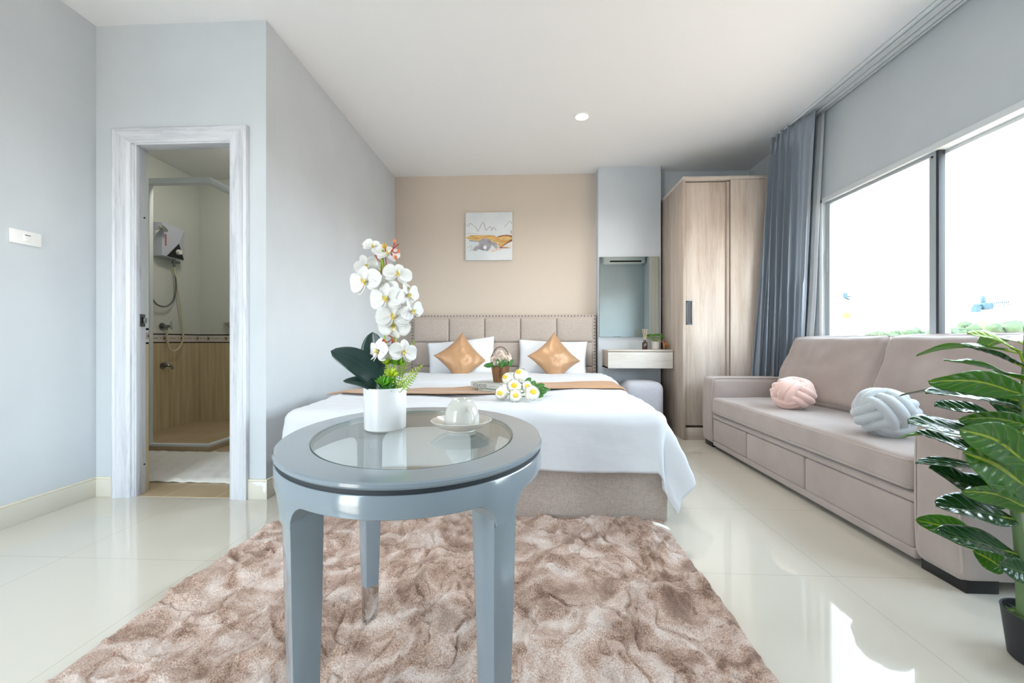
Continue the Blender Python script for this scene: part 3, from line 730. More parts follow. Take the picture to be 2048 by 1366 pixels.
# ---------------------------------------------------------------- window
wn = thing('window_1', (XR, 2.0, WZ0), 'wide sliding window with white aluminium frames', 'window'); wn['kind'] = 'structure'; del wn['category']
fx0, fx1 = XR - .02, XR + .09
bm = BM()
box(bm, fx0, fx1, WY0, WY1, WZ1 - .035, WZ1 + .002, .003); box(bm, fx0, fx1, WY0, WY1, WZ0 - .002, WZ0 + .03, .003)
box(bm, fx0, fx1, WY1 - .03, WY1, WZ0, WZ1, .003); box(bm, fx0, fx1, WY0, WY0 + .03, WZ0, WZ1, .003); obj('outer_frame', bm, M['alu'], wn)
sashes = ((2.375, 3.235, XR + .005), (1.61, 2.42, XR + .045), (0.58, 1.66, XR + .005))
for k, (a, b_, x) in enumerate(sashes):
    bm = BM(); s = .045 if k != 1 else .05; z0, z1 = WZ0 + .03, WZ1 - .035
    box(bm, x, x + .03, a, a + s, z0, z1, .002); box(bm, x, x + .03, b_ - s, b_, z0, z1, .002)
    box(bm, x, x + .03, a + s, b_ - s, z0, z0 + .04, .002); box(bm, x, x + .03, a + s, b_ - s, z1 - .02, z1, .002)
    so = obj('sash', bm, M['alu' if k == 1 else 'alu_grey'], wn)
    if k == 2: b_ -= 0
    g = BM(); box(g, x + .012, x + .017, a + s, b_ - s, z0 + .04, z1 - .02); obj('pane', g, M['pane'], so)
    if k == 0:
        g = BM(); box(g, x - .006, x + .001, b_ - .034, b_ - .012, 1.40, 1.56, .002); box(g, x - .009, x - .005, b_ - .028, b_ - .018, 1.42, 1.44); box(g, x - .009, x - .005, b_ - .028, b_ - .018, 1.45, 1.47); obj('latch', g, M['alu_grey'], so)
g = BM(); box(g, XR + .0, XR + .035, 2.36, 2.376, WZ0 + .03, WZ1 - .035, .002); obj('interlock_strip', g, M['bluedark'], wn)
g = BM(); cyl(g, (XR + .004, 2.40, 1.915), (XR + .001, 2.40, 1.915), .006, n=10); obj('screw_cap', g, M['black'], wn)

# ---------------------------------------------------------------- curtain tracks
def track(x, lab):
    t = thing('curtain_track', (x, 2.2, H), lab, 'curtain track', 'curtain tracks along the window wall')
    bm = BM(); box(bm, x - .022, x - .005, -.3, 3.64, H - .022, H, .002); box(bm, x + .005, x + .022, -.3, 3.64, H - .022, H, .002); box(bm, x - .022, x + .022, -.3, 3.64, H - .004, H); obj('rail', bm, M['alu'], t)
    bm = BM(); box(bm, x - .005, x + .005, -.3, 3.64, H - .010, H - .0045); obj('slot', bm, M['bluedark'], t)
track(2.135, 'white ceiling curtain track nearer the room, carrying the blue-grey curtain')
track(2.232, 'white ceiling curtain track tight against the window wall, carrying the sheer')

# ---------------------------------------------------------------- blue-grey curtain
def cpath(pts, t):
    k = t * (len(pts) - 1); i = min(int(k), len(pts) - 2); return pts[i].lerp(pts[i + 1], k - i)
top = [V((2.10, 3.62, 0)), V((2.11, 3.40, 0)), V((2.15, 3.15, 0))]
bot = [V((1.885, 3.605, 0)), V((2.0, 3.60, 0)), V((2.12, 3.56, 0)), V((2.18, 3.50, 0)), V((2.215, 3.43, 0))]
rnd = [random.uniform(.7, 1.3) for _ in range(40)]
def cur_f(u, v):
    z = (H - .03) * (1 - v) + .02 * v
    s = v ** 0.85
    q = cpath(top, u).lerp(cpath(bot, u), s); q2 = cpath(top, min(1, u + .01)).lerp(cpath(bot, min(1, u + .01)), s); q1 = cpath(top, max(0, u - .01)).lerp(cpath(bot, max(0, u - .01)), s)
    tg = (q2 - q1).normalized(); nr = V((-tg.y, tg.x, 0))
    K = 7; ph = u * K * 2 * pi
    a = .026 + .020 * s
    if v < .06: a = .026 * (1 - .2 * v / .06) if u < .62 else .008
    w_ = sin(ph) * a * rnd[int(u * K) % 40] + .3 * a * sin(ph * 2 + 1 + 2 * v)
    if u > .66: w_ *= max(.25, 1 - (u - .66) * 3.2) if v < .5 else max(.5, 1 - (u - .66) * 2)
    lim = XR - .012
    p = q + nr * w_ + tg * (.010 * sin(ph * 2) * (1 if v < .06 else .5))
    if z < .56 and p.x < 2.19: p.y = max(p.y, 3.572)
    if p.x < 2.09: p.y = min(p.y, 3.634)
    p.x = min(p.x, lim)
    return (p.x, p.y, z)
bm = BM(); grid(bm, cur_f, 330, 48)
cu = surf('curtain', bm, M['curtain'], origin=(2.12, 3.4, 0), thick=.003, smooth=80)
tag(cu, 'long pleated blue-grey satin curtain drawn into the corner beside the wardrobe', 'curtain')
def she_f(u, v):
    y = 3.27 - u * .09 + .17 * v + .015 * sin(v * 9) * v
    return (2.235 + .008 * sin(u * 14 + v * 3) * (.3 + v) - .01 * v, y, (H - .03) * (1 - v) + .03 * v)
bm = BM(); grid(bm, she_f, 30, 40)
tag(surf('sheer_curtain', bm, M['sheer'], origin=(2.235, 3.2, 0), thick=.001, smooth=80), 'narrow white sheer curtain hanging between the blue-grey curtain and window', 'curtain')
# ================================================================== FURNITURE
# ---------------------------------------------------------------- wardrobe
wd = thing('wardrobe', (1.75, 3.66, 0), 'tall washed-oak wardrobe with two sliding doors beside the curtain', 'wardrobe')
wx0, wx1, wy0, wy1, wz = 1.348, 2.085, 3.64, 4.24, 2.325
for x in (wx0, wx1 - .025):
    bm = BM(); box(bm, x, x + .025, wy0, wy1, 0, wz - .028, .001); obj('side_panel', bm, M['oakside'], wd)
bm = BM(); box(bm, wx0, wx1, wy0 - .004, wy1, wz - .028, wz, .002); obj('top_panel', bm, M['oakx'], wd)
bm = BM(); box(bm, wx0 + .025, wx1 - .025, wy0 + .012, wy1, 0, .105, .001); obj('plinth', bm, M['oakx'], wd)
bm = BM(); box(bm, wx0 + .025, wx1 - .025, wy1 - .01, wy1, .105, wz - .03); box(bm, wx0 + .025, wx1 - .025, wy0 + .03, wy1, .105, .125); box(bm, wx0 + .025, wx1 - .025, wy0 + .055, wy1, wz - .07, wz - .03); obj('carcass', bm, M['gap'], wd)
d1 = BM(); box(d1, wx0 + .027, 1.775, wy0 + .032, wy0 + .050, .112, wz - .040, .001); d1 = obj('door', d1, M['oak'], wd)
bm = BM(); box(bm, 1.735, 1.760, wy0 + .018, wy0 + .032, .112, wz - .040, .002); obj('edge_strip', bm, M['oakside'], d1)
hd = BM(); 
for a in ((1.389, 1.397, 1.02, 1.232), (1.433, 1.441, 1.02, 1.232), (1.389, 1.441, 1.02, 1.03), (1.389, 1.441, 1.222, 1.232)): box(hd, a[0], a[1], wy0 + .026, wy0 + .034, a[2], a[3], .001)
hd = obj('handle', hd, M['handle'], d1)
bm = BM(); box(bm, 1.397, 1.433, wy0 + .0300, wy0 + .0316, 1.03, 1.222); obj('finger_recess', bm, M['black'], hd)
d2_ = BM(); box(d2_, 1.765, wx1 - .027, wy0 + .006, wy0 + .024, .112, wz - .030, .001); obj('door', d2_, M['oak'], wd)

# ---------------------------------------------------------------- dressing shelf, mirror and what stands there
ds = thing('dressing_shelf', (1.0, 4.0, .62), 'floating pale-oak dressing shelf with one drawer under the mirror', 'shelf')
sx0, sx1, sy0, sy1, sz0, sz1 = .735, 1.342, 3.86, 4.164, .615, .792
bm = BM(); box(bm, sx0, sx1, sy0 - .003, sy1, sz1 - .018, sz1, .001); obj('top_board', bm, M['oakx'], ds)
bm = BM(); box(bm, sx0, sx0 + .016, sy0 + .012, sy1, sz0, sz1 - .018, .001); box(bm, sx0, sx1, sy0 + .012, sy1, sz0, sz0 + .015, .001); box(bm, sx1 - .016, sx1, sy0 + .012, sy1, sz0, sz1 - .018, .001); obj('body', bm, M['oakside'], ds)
bm = BM(); box(bm, sx0 + .002, sx1 - .002, sy0, sy0 + .012, sz0 + .002, sz1 - .022, .001); obj('drawer_front', bm, wood('bleached_front', '#cdc6be', '#ddd8d2', '#e6e2dd', 'x'), ds)
mr = thing('wall_mirror', (1.0, 4.16, 1.32), 'frameless rectangular mirror on the grey pillar above the dressing shelf', 'mirror')
bm = BM(); box(bm, .703, 1.303, 4.149, 4.1648, .915, 1.728); obj('edge', bm, M['mirroredge'], mr)
bm = BM(); box(bm, .705, 1.301, 4.147, 4.149, .917, 1.726); obj('mirror_glass', bm, M['mirror'], mr, 0)
# reed diffuser
rd = thing('reed_diffuser', (1.115, 4.0, sz1), 'brown glass reed diffuser bottle with a fan of reeds on the shelf', 'diffuser')
c = (1.115, 3.99, sz1)
bm = BM(); lathe(bm, [(0, 0), (.024, 0), (.026, .004), (.026, .062), (.022, .072), (.012, .078), (.012, .094), (.0, .094)], c, 28); obj('bottle', bm, M['amber'], rd)
for k in range(7):
    a = k / 6 - .5; bm = BM(); tube(bm, [(c[0], c[1], c[2] + .03), (c[0] + a * .045 , c[1] + .012 * sin(k * 2), c[2] + .20)], .0018, 6); obj('reed', bm, M['reed'], rd)
# small plant
sp = thing('potted_herb', (1.24, 4.0, sz1), 'small bushy green plant in a white round pot on the shelf', 'potted plant')
pc = V((1.235, 4.04, sz1))
bm = BM(); lathe(bm, [(0, 0), (.032, 0), (.036, .005), (.040, .075), (.036, .078), (.034, .065), (0, .065)], pc, 32); obj('pot', bm, mat('stone_pot', '#dcd9d4', .7), sp)
bm = BM()
for k in range(90):
    th = random.uniform(0, 2 * pi); ph = random.uniform(0, 1.35); r = .068
    p = pc + V((0, 0, .09)) + V((sin(ph) * cos(th) * r * 1.05, sin(ph) * sin(th) * r * .8, cos(ph) * r * .8 + .006 * random.random()))
    dd = V((cos(th), sin(th), random.uniform(-.2, .7))); blade(bm, p, dd, (0, -.3, 1), random.uniform(.018, .03), .02, .5, .2, nu=4, nv=2)
obj('foliage', bm, M['greenb'], sp, 60)
bm = BM()
for k in range(8):
    a = k * .8; tube(bm, [pc + V((0, 0, .06)), pc + V((.045 * cos(a), .035 * sin(a), .12))], .0025, 6)
obj('stems', bm, M['greenstem'], sp)
# wooden horse figurine (skinned body)
hr = thing('horse_figurine', (1.30, 3.99, sz1), 'tiny carved reddish wooden horse beside the potted plant', 'figurine')
def skin_mesh(name, nodes, edges, m, parent=None, sub=2, origin=None):
    me = bpy.data.meshes.new(name); me.from_pydata([n[0] for n in nodes], edges, [])
    o = bpy.data.objects.new(name, me); COL.objects.link(o)
    sk = o.modifiers.new('skin', 'SKIN'); sk.use_smooth_shade = True
    for i, n in enumerate(nodes): me.skin_vertices[0].data[i].radius = (n[1], n[1])
    me.skin_vertices[0].data[0].use_root = True
    ss = o.modifiers.new('sub', 'SUBSURF'); ss.levels = sub; ss.render_levels = sub
    dg = bpy.context.evaluated_depsgraph_get(); me2 = bpy.data.meshes.new_from_object(o.evaluated_get(dg)); bpy.data.objects.remove(o)
    return link_obj(name, me2, m, parent, 80, origin)
hx, hy, hz = 1.305, 3.97, sz1
nodes = [((hx + .012, hy, hz + .052), .014), ((hx - .012, hy, hz + .052), .013), ((hx - .020, hy, hz + .068), .010), ((hx - .028, hy, hz + .082), .007), ((hx - .040, hy, hz + .076), .0055),
         ((hx - .014, hy - .007, hz + .03), .0055), ((hx - .016, hy - .007, hz + .004), .004), ((hx - .012, hy + .007, hz + .03), .0055), ((hx - .010, hy + .007, hz + .004), .004),
         ((hx + .018, hy - .007, hz + .03), .006), ((hx + .020, hy - .007, hz + .004), .004), ((hx + .020, hy + .007, hz + .03), .006), ((hx + .024, hy + .007, hz + .004), .004),
         ((hx + .029, hy, hz + .050), .005), ((hx + .034, hy, hz + .028), .003)]
for i in range(len(nodes)): nodes[i] = (tuple(nodes[i][0]), nodes[i][1])
skin_mesh('body', nodes, [(0, 1), (1, 2), (2, 3), (3, 4), (1, 5), (5, 6), (1, 7), (7, 8), (0, 9), (9, 10), (0, 11), (11, 12), (0, 13), (13, 14)], M['redwood'], hr)
bm = BM()
for k in range(5): box(bm, hx - .018 + k * .0025 - .002, hx - .014 + k * .0025, hy - .002, hy + .002, hz + .060 + (4 - k) * .005, hz + .074 + (4 - k) * .004, .001)
for s in (-1, 1): tube(bm, [(hx - .026, hy + s * .003, hz + .086), (hx - .025, hy + s * .004, hz + .096)], [.003, .0006], 6)
obj('mane_and_ears', bm, M['redwood'], hr)
# stool
bm = BM(); rbox(bm, (1.055, 3.93, .255), (.175, .175, .235), .06, 6, (0, 0, .012))
stl = thing('stool', (1.055, 3.93, 0), 'grey upholstered cube stool pushed under the dressing shelf', 'stool')
obj('upholstered_body', bm, M['greylinen'], stl, 60)
for sx in (-1, 1):
    for sy in (-1, 1):
        bm = BM(); cyl(bm, (1.055 + sx * .12, 3.93 + sy * .12, 0), (1.055 + sx * .12, 3.93 + sy * .12, .03), .018); obj('foot', bm, M['black'], stl)

# ---------------------------------------------------------------- painting
pt = thing('canvas_painting', (-.436, YB, 1.99), 'square abstract canvas with gold and grey brush shapes on the beige wall', 'painting')
px0, px1, pz0, pz1, pyf = -.686, -.187, 1.735, 2.243, YB - .03
bm = BM(); box(bm, px0, px1, pyf, YB, pz0, pz1, .002); obj('canvas', bm, mat('canvas', '#e3e6e8', .7, col2='#d3dadd', nscale=3), pt)
def pn(u, v, k=0): return V((px0 + u * (px1 - px0), pyf - .0006 - k * .0004, pz0 + v * (pz1 - pz0)))
def patch(name, pts, m, k):
    bm = BM(); bm.faces.new([bm.verts.new(pn(u, v, k)) for u, v in pts]); obj(name, bm, m, pt, 0)
def zp(lst): return [((x - 303) / 910, (1178 - y) / 935) for x, y in lst]
goldm = mat('gold_paint', '#e0bd7c', .5, col2='#c4924e', nscale=14, stretch=(1, 1, 4))
greym = mat('grey_paint', '#8e8c92', .6, col2='#b4b2b6', nscale=16)
patch('gold_stroke', zp([(305, 735), (400, 690), (600, 685), (790, 690), (870, 700), (910, 725), (960, 705), (1100, 692), (1208, 725), (1208, 800), (1130, 850), (1020, 915), (960, 930), (915, 860), (800, 800), (680, 750), (600, 790), (540, 800), (340, 762)]), goldm, 0)
patch('grey_stroke', zp([(365, 780), (560, 800), (650, 752), (760, 765), (830, 830), (900, 830), (940, 940), (900, 965), (820, 880), (780, 960), (735, 1000), (640, 990), (560, 960), (510, 995), (435, 990), (470, 930), (570, 865), (560, 825), (380, 805)]), greym, 1)
patch('white_gap', zp([(640, 930), (690, 880), (720, 930), (690, 975)]), mat('white_paint', '#e6e9ea', .7), 2)
brn = mat('brown_paint', '#7d5138', .6, col2='#a9744c', nscale=30)
patch('brown_stroke', zp([(905, 735), (1000, 695), (1100, 685), (1205, 700), (1208, 745), (1150, 718), (1050, 712), (950, 735)]), brn, 2)
patch('brown_stroke', zp([(1208, 770), (1208, 815), (1130, 850), (1010, 925), (1120, 935), (1205, 940), (1100, 950), (950, 945), (1010, 905), (1150, 800)]), brn, 3)
patch('blush_wash', zp([(780, 985), (900, 965), (1180, 880), (1200, 900), (960, 985), (820, 1025)]), mat('blush_paint', '#dfc7b9', .7), 1)
lines = [[(305, 480), (370, 500), (390, 455), (500, 530), (540, 605), (560, 600), (600, 500), (640, 445), (670, 470), (700, 590), (790, 520), (810, 600), (850, 540), (900, 600)], [(1060, 530), (1110, 480), (1160, 420), (1205, 470)], [(1190, 600), (1192, 670)], [(305, 665), (400, 650), (560, 668)], [(360, 940), (400, 890), (430, 950), (380, 1000)]]
wid = [.006, .005, .010, .003, .005]
bm = BM()
for L_, w_ in zip(lines, wid):
    P_ = spline([pn(u, v, 2) for u, v in zp(L_)], 5); tube(bm, P_, w_ / 2.6, 6, flat=.25, up=V((0, 1, 0)))
obj('ink_lines', bm, mat('ink_paint', '#8b7f78', .6, col2='#bba48f', nscale=20), pt)

# ---------------------------------------------------------------- bed
bd = thing('bed', (-.27, 3.0, 0), 'double bed base and tall tufted headboard in taupe linen with stud border', 'bed')
bx0, bx1, by0 = -1.20, .66, 1.965
bm = BM(); rbox(bm, ((bx0 + bx1) / 2, (by0 + 4.18) / 2, .17), ((bx1 - bx0) / 2, (4.18 - by0) / 2, .165), .015, 4); obj('base', bm, M['linen'], bd, 60)
hb = BM(); rbox(hb, (-.285, 4.255, .575), (.967, .05, .575), .015, 4); hb = obj('headboard', hb, M['linen'], bd, 60)
hx0, hx1 = -1.252, .682; bw = .035; cw = (hx1 - hx0 - 2 * bw) / 5; zt = 1.15 - bw
for r in range(4):
    for k in range(5):
        z1_ = zt - .252 * r; z0_ = z1_ - .252; x0_ = hx0 + bw + k * cw
        if z0_ < .1: z0_ = .1
        bm = BM(); rbox(bm, (x0_ + cw / 2, 4.205, (z0_ + z1_) / 2), (cw / 2 - .0015, .022, (z1_ - z0_) / 2 - .0015), .018, 8, (0, .012, 0)); obj('tufted_panel', bm, M['linen'], hb, 60)
stud0 = None
def stud(x, z):
    global stud0
    if stud0 is None:
        bm = BM(); ball(bm, (x, 4.204, z), (.0055, .004, .0055), 10, 6); stud0 = obj('stud', bm, mat('antique_stud', '#2f2a28', .35, metal=.6), hb)
        stud0.data.transform(Matrix.Translation(-(V((x, 4.204, z)) - bd.location))); stud0.location = V((x, 4.204, z)) - bd.location; return
    o = stud0.copy(); COL.objects.link(o); o.location = V((x, 4.204, z)) - bd.location
for i in range(57): stud(hx0 + .017 + i * (hx1 - hx0 - .034) / 56, 1.135)
for i in range(1, 19):
    stud(hx0 + .017, 1.135 - i * .0335); stud(hx1 - .017, 1.135 - i * .0335)
mt = BM(); rbox(mt, (-.28, 3.065, .405), (.885, 1.075, .085), .05, 5)
tag(obj('mattress', mt, M['sheet'], smooth=60, origin=(-.28, 3.0, .32)), 'white mattress between the bed base and the duvet', 'mattress')

# duvet
ex0, ex1, ey0, ey1, TZ = -1.165, .60, 2.0, 3.93, .545
def drop(t, r, fl):
    if t <= 0: return 0, 0
    a = t / r
    if a < pi / 2: return r * sin(a), -r * (1 - cos(a))
    k = t - r * pi / 2; return r + k * sin(fl), -r - k * cos(fl)
def sstep(a, b_, x): t = max(0, min(1, (x - a) / (b_ - a))); return t * t * (3 - 2 * t)
OL, OR, OF, OB = .33, .39, .315, .10
def duv(u, v):
    X = ex0 - OL + u * (ex1 + OR - ex0 + OL); Y = ey0 - OF + v * (ey1 + OB - ey0 + OF)
    fold = sstep(3.10, 3.20, Y + .04 * fbm(X * 2, 5))       # turned-back layer towards the head
    zt = TZ + .022 * fold + .006 * fbm(X * 1.3, Y * 2.2, 1) + .009 * fbm(X * 1.4, Y * 8 + .6 * X, 2) + .004 * fbm(X * 5, Y * 14, 8)
    zt -= .012 * (1 - sstep(2.0, 2.25, Y)) * (.5 + .5 * sin(X * 3))
    exr = ex1 + .035 * fold + .04 * sstep(3.0, 3.8, Y)
    tx = max(0, X - exr) if X > 0 else max(0, ex0 - X); sx = 1 if X > 0 else -1
    ty = max(0, ey0 - Y)
    xc = min(max(X, ex0), exr); yc = min(max(Y, ey0), ey1)
    rho = hypot(tx, ty)
    if rho > 0:
        ph = atan2(ty, tx)
        flx = (.30 + .10 * sin(Y * 9 + 1) + .06 * sin(Y * 23)) if sx > 0 else .10
        fly = .05 + .02 * sin(X * 7)
        cf = sin(2 * ph) if tx > 0 and ty > 0 else 0
        fl = flx * cos(ph) ** 2 + fly * sin(ph) ** 2
        if tx > 0 and ty > 0 and sx > 0: fl += .22 * math.exp(-((ph - .28) / .18) ** 2) - .13 * math.exp(-((ph - .85) / .25) ** 2)
        rr = .062
        # shorten the corner tail a little
        rho2 = rho * (1 - (-.04 if sx > 0 else .22) * cf)
        dx, dz = drop(rho2, rr, fl)
        w_ = (fbm(X * 3, Y * 3, 7) * .014 + fbm(X * 9, Y * 9, 3) * .006) * min(1, rho * 6)
        x = xc + sx * cos(ph) * (dx + w_); y = yc - sin(ph) * (dx + w_ * .35); z = zt + dz
    else: x, y, z = xc, yc, zt
    if Y > ey1:
        t = Y - ey1; dy, dz = drop(t, .035, .0); y = ey1 + dy; z += dz
    return (x, y, z)
bm = BM(); grid(bm, duv, 190, 230)
dv = surf('duvet', bm, M['sheet'], origin=(-.28, 2.9, .5), thick=.012, off=-1, smooth=70)
tag(dv, 'white cotton duvet draped over the bed with one corner hanging low', 'duvet')

# gold runner
def bedz(X, Y): return TZ + .022 * sstep(3.10, 3.20, Y) + .006 * fbm(X * 1.3, Y * 2.2, 1)
def run_f(u, v):
    X = -1.27 + u * 1.93
    Yc0 = 2.36 + .40 * sstep(-.6, .5, X) + .03 * sin(X * 6); Yc1 = 2.70 + .36 * sstep(-.9, .4, X) + .03 * sin(X * 4 + 1)
    pinch = .25 + .75 * sstep(0, .18, u)
    ym = (Yc0 + Yc1) / 2; Y = ym + (v - .5) * (Yc1 - Yc0) * pinch
    z = bedz(X, Y) + .011 + .007 * (1 + sin(v * 22 + 3 * sin(X * 3) + 4 * X)) * (.4 + .6 * sstep(-.1, .5, X)) + .003 * fbm(X * 4, Y * 8)
    x = X
    if X > ex1: z += drop(X - ex1, .05, .3)[1]; x = ex1 + drop(X - ex1, .05, .3)[0]
    if X < ex0: z -= .0 + (ex0 - X) * .18
    return (x, Y, z)
bm = BM(); grid(bm, run_f, 150, 46)
tag(surf('bed_runner', bm, M['gold'], origin=(-.28, 2.7, TZ), thick=.003, smooth=80), 'gold satin bed runner lying crumpled across the white duvet', 'bed runner')

# pillows
def pillow_bm(w_, h_, t, pinch, seed, nn=34, wr=.006, sharp=.5):
    bm = BM(); rings = {}
    for s in (1, -1):
        for i in range(nn + 1):
            for j in range(nn + 1):
                if s < 0 and (i in (0, nn) or j in (0, nn)): rings[(s, i, j)] = rings[(1, i, j)]; continue
                u = -1 + 2 * i / nn; v = -1 + 2 * j / nn
                x = w_ / 2 * u * (1 - pinch * (1 - v * v)); z = h_ / 2 * v * (1 - pinch * (1 - u * u))
                th = t / 2 * ((1 - u * u) * (1 - v * v)) ** sharp
                e_ = max(abs(u), abs(v))
                th += wr * fbm(u * 2.2 + seed, v * 2.2, seed) * (1 - e_ ** 4) + wr * .8 * sin((u + v) * 9 + seed) * e_ ** 3 * (1 - e_ ** 8)
                rings[(s, i, j)] = bm.verts.new((x, -s * th, z))
    for s in (1, -1):
        for i in range(nn):
            for j in range(nn):
                q = [rings[(s, i, j)], rings[(s, i + 1, j)], rings[(s, i + 1, j + 1)], rings[(s, i, j + 1)]]
                bm.faces.new(q if s > 0 else q[::-1])
    return bm
def place(name, bm, m, loc, rot, label, cat, group=None):
    me = bpy.data.meshes.new(name); bm.to_mesh(me); bm.free(); me.materials.append(m); me.shade_smooth()
    o = bpy.data.objects.new(name, me); COL.objects.link(o); o.location = loc; o.rotation_euler = [radians(a) for a in rot]
    return tag(o, label, cat, group)
p1 = place('pillow', pillow_bm(.70, .44, .17, .06, 1.3), M['pillow'], (-.69, 4.075, .685), (-20, -6, 2), 'white bed pillow against the headboard behind the left gold cushion', 'pillow', 'white bed pillows')
p2 = place('pillow', pillow_bm(.70, .44, .17, .06, 4.1), M['pillow'], (.225, 4.075, .675), (-20, 2, -2), 'white bed pillow against the headboard behind the right gold cushion', 'pillow', 'white bed pillows')
g1 = place('cushion', pillow_bm(.385, .385, .16, .13, 2.2, sharp=.55), M['gold'], (-.672, 3.93, .705), (-26, 49, 4), 'gold satin cushion standing on its corner, nearer the flower basket on the left', 'cushion', 'gold satin cushions')
g2 = place('cushion', pillow_bm(.385, .385, .16, .13, 5.2, sharp=.55), M['gold'], (.235, 3.93, .705), (-26, 48, -3), 'gold satin cushion standing on its corner, nearer the dressing shelf on the right', 'cushion', 'gold satin cushions')
for o in (g1, g2): o.rotation_mode = 'XYZ'

# books
def book(cx_, cy_, z0_, ang, L_, W_, T_, m, label, text=None):
    M4 = Matrix.Translation((cx_, cy_, z0_)) @ Matrix.Rotation(radians(ang), 4, 'Z')
    root = thing('book', (cx_, cy_, z0_), label, 'book', 'books stacked on the bed'); root.rotation_euler = (0, 0, radians(ang))
    def add(nm, bm, mm, par=root): 
        me = bpy.data.meshes.new(nm); bm.to_mesh(me); bm.free(); me.materials.append(mm); o = bpy.data.objects.new(nm, me); COL.objects.link(o); o.parent = par; return o
    bm = BM(); box(bm, 0, L_, 0, W_, 0, .003, .0008); box(bm, 0, L_, 0, W_, T_ - .003, T_, .0008); box(bm, 0, L_, 0, .003, 0, T_, .0008); cv = add('cover', bm, m)
    bm = BM(); box(bm, .004, L_ - .004, .003, W_ - .004, .003, T_ - .003); add('pages', bm, M['paper'])
    return root, add
bz = .545
rt, addp = book(-.335, 2.59, bz, -41, .25, .19, .028, M['covergreen'], 'pale green-grey book under the white book on the bed')
bm = BM(); box(bm, .05, .17, -.0008, .0005, .006, .022); addp('spine_label', bm, M['cover'])
rt2, addp2 = book(-.385, 2.62, bz + .0285, -36, .27, .20, .036, M['cover'], 'white book lettered FOLIO-02, topmost of the two on the bed')
cu_ = bpy.data.curves.new('spine_lettering', 'FONT'); cu_.body = 'FOLIO-02'; cu_.size = .028; cu_.extrude = .0002
t0_ = bpy.data.objects.new('t', cu_); COL.objects.link(t0_); me_ = bpy.data.meshes.new_from_object(t0_.evaluated_get(bpy.context.evaluated_depsgraph_get())); bpy.data.objects.remove(t0_)
me_.materials.clear(); me_.materials.append(M['ink']); to = bpy.data.objects.new('spine_lettering', me_); COL.objects.link(to); to.parent = rt2; to.location = (.022, -.0006, .008); to.rotation_euler = (pi / 2, 0, 0)
bm = BM(); box(bm, .165, .21, -.0007, .0, .0165, .0172); addp2('spine_rule', bm, M['ink'])
bm = BM(); box(bm, .03, .12, .05, .052, .0361, .0365); box(bm, .03, .14, .07, .071, .0361, .0365); box(bm, .03, .10, .03, .031, .0361, .0365); addp2('cover_lines', bm, M['ink'])

# flower basket
bc = V((-.19, 2.60, bz + .0652))
fb = thing('flower_basket', bc, 'little bark basket of blush carnations standing on the white book', 'flower basket')
bm = BM(); lathe(bm, [(0, 0), (.044, 0), (.046, .004), (.060, .10), (.063, .103), (.061, .106), (.056, .103), (.052, .085), (0, .085)], bc, 40)
for v in bm.verts:
    a = atan2(v.co.y - bc.y, v.co.x - bc.x); r = V((v.co.x - bc.x, v.co.y - bc.y)).length
    if r > .03 and v.co.z - bc.z < .1: k = 1 + .03 * sin(a * 19) + .02 * sin(a * 7); v.co.x = bc.x + (v.co.x - bc.x) * k; v.co.y = bc.y + (v.co.y - bc.y) * k
obj('basket', bm, M['bark'], fb)
bm = BM(); tube(bm, spline([bc + V((.061 * cos(a), .0, .10 + .125 * sin(a) ** .8 if sin(a) > 0 else .10)) for a in np.linspace(0.001, pi - .001, 13)], 4), .0028, 8)
tube(bm, [bc + V((.062 * cos(a), .062 * sin(a), .101)) for a in np.linspace(0, 2 * pi, 33)[:-1]], .003, 6, closed=True); obj('handle', bm, M['cane'], fb)
for k, (dx, dy, dz, r) in enumerate([(-.035, -.025, .135, .030), (.012, -.035, .150, .033), (.045, -.015, .142, .030), (-.005, .0, .178, .028), (-.045, .015, .150, .026), (.04, .025, .16, .028), (-.02, -.045, .118, .024), (.005, .035, .16, .03)]):
    bm = BM(); cc = bc + V((dx, dy, dz))
    for q in range(34):
        th = q * 2.4; ph = .15 + 1.5 * (q / 34) ** .7
        d_ = V((sin(ph) * cos(th), sin(ph) * sin(th), cos(ph))); 
        blade(bm, cc + d_ * r * .25, d_, V((0, 0, 1)).cross(d_) + V((0, 0, .3)), r * .85, r * .9, .5 * random.uniform(-1, 1), .1, .22, 1.7, p=1.4, q=.6, nu=4, nv=4)
    obj('carnation', bm, M['pinkpetal'], fb, 80)
for k, (dx, dy, dz, ax, ay, az, L_) in enumerate([(-.05, -.02, .105, -1, -.2, .1, .06), (-.01, -.05, .10, -.1, -.4, 1, .055), (.02, -.05, .10, .2, -.3, 1, .06), (.05, -.03, .10, .6, -.1, 1, .06), (-.03, -.04, .10, -.6, -.5, .5, .05), (.04, .03, .10, .8, .5, .7, .05), (0, -.055, .10, .5, -.7, .6, .045)]):
    bm = BM(); blade(bm, bc + V((dx, dy, dz)), (ax, ay, az), (0, -1, .5), L_, .035, .5, .2, .05, nu=8, nv=4); obj('leaf', bm, M['green'], fb, 60)

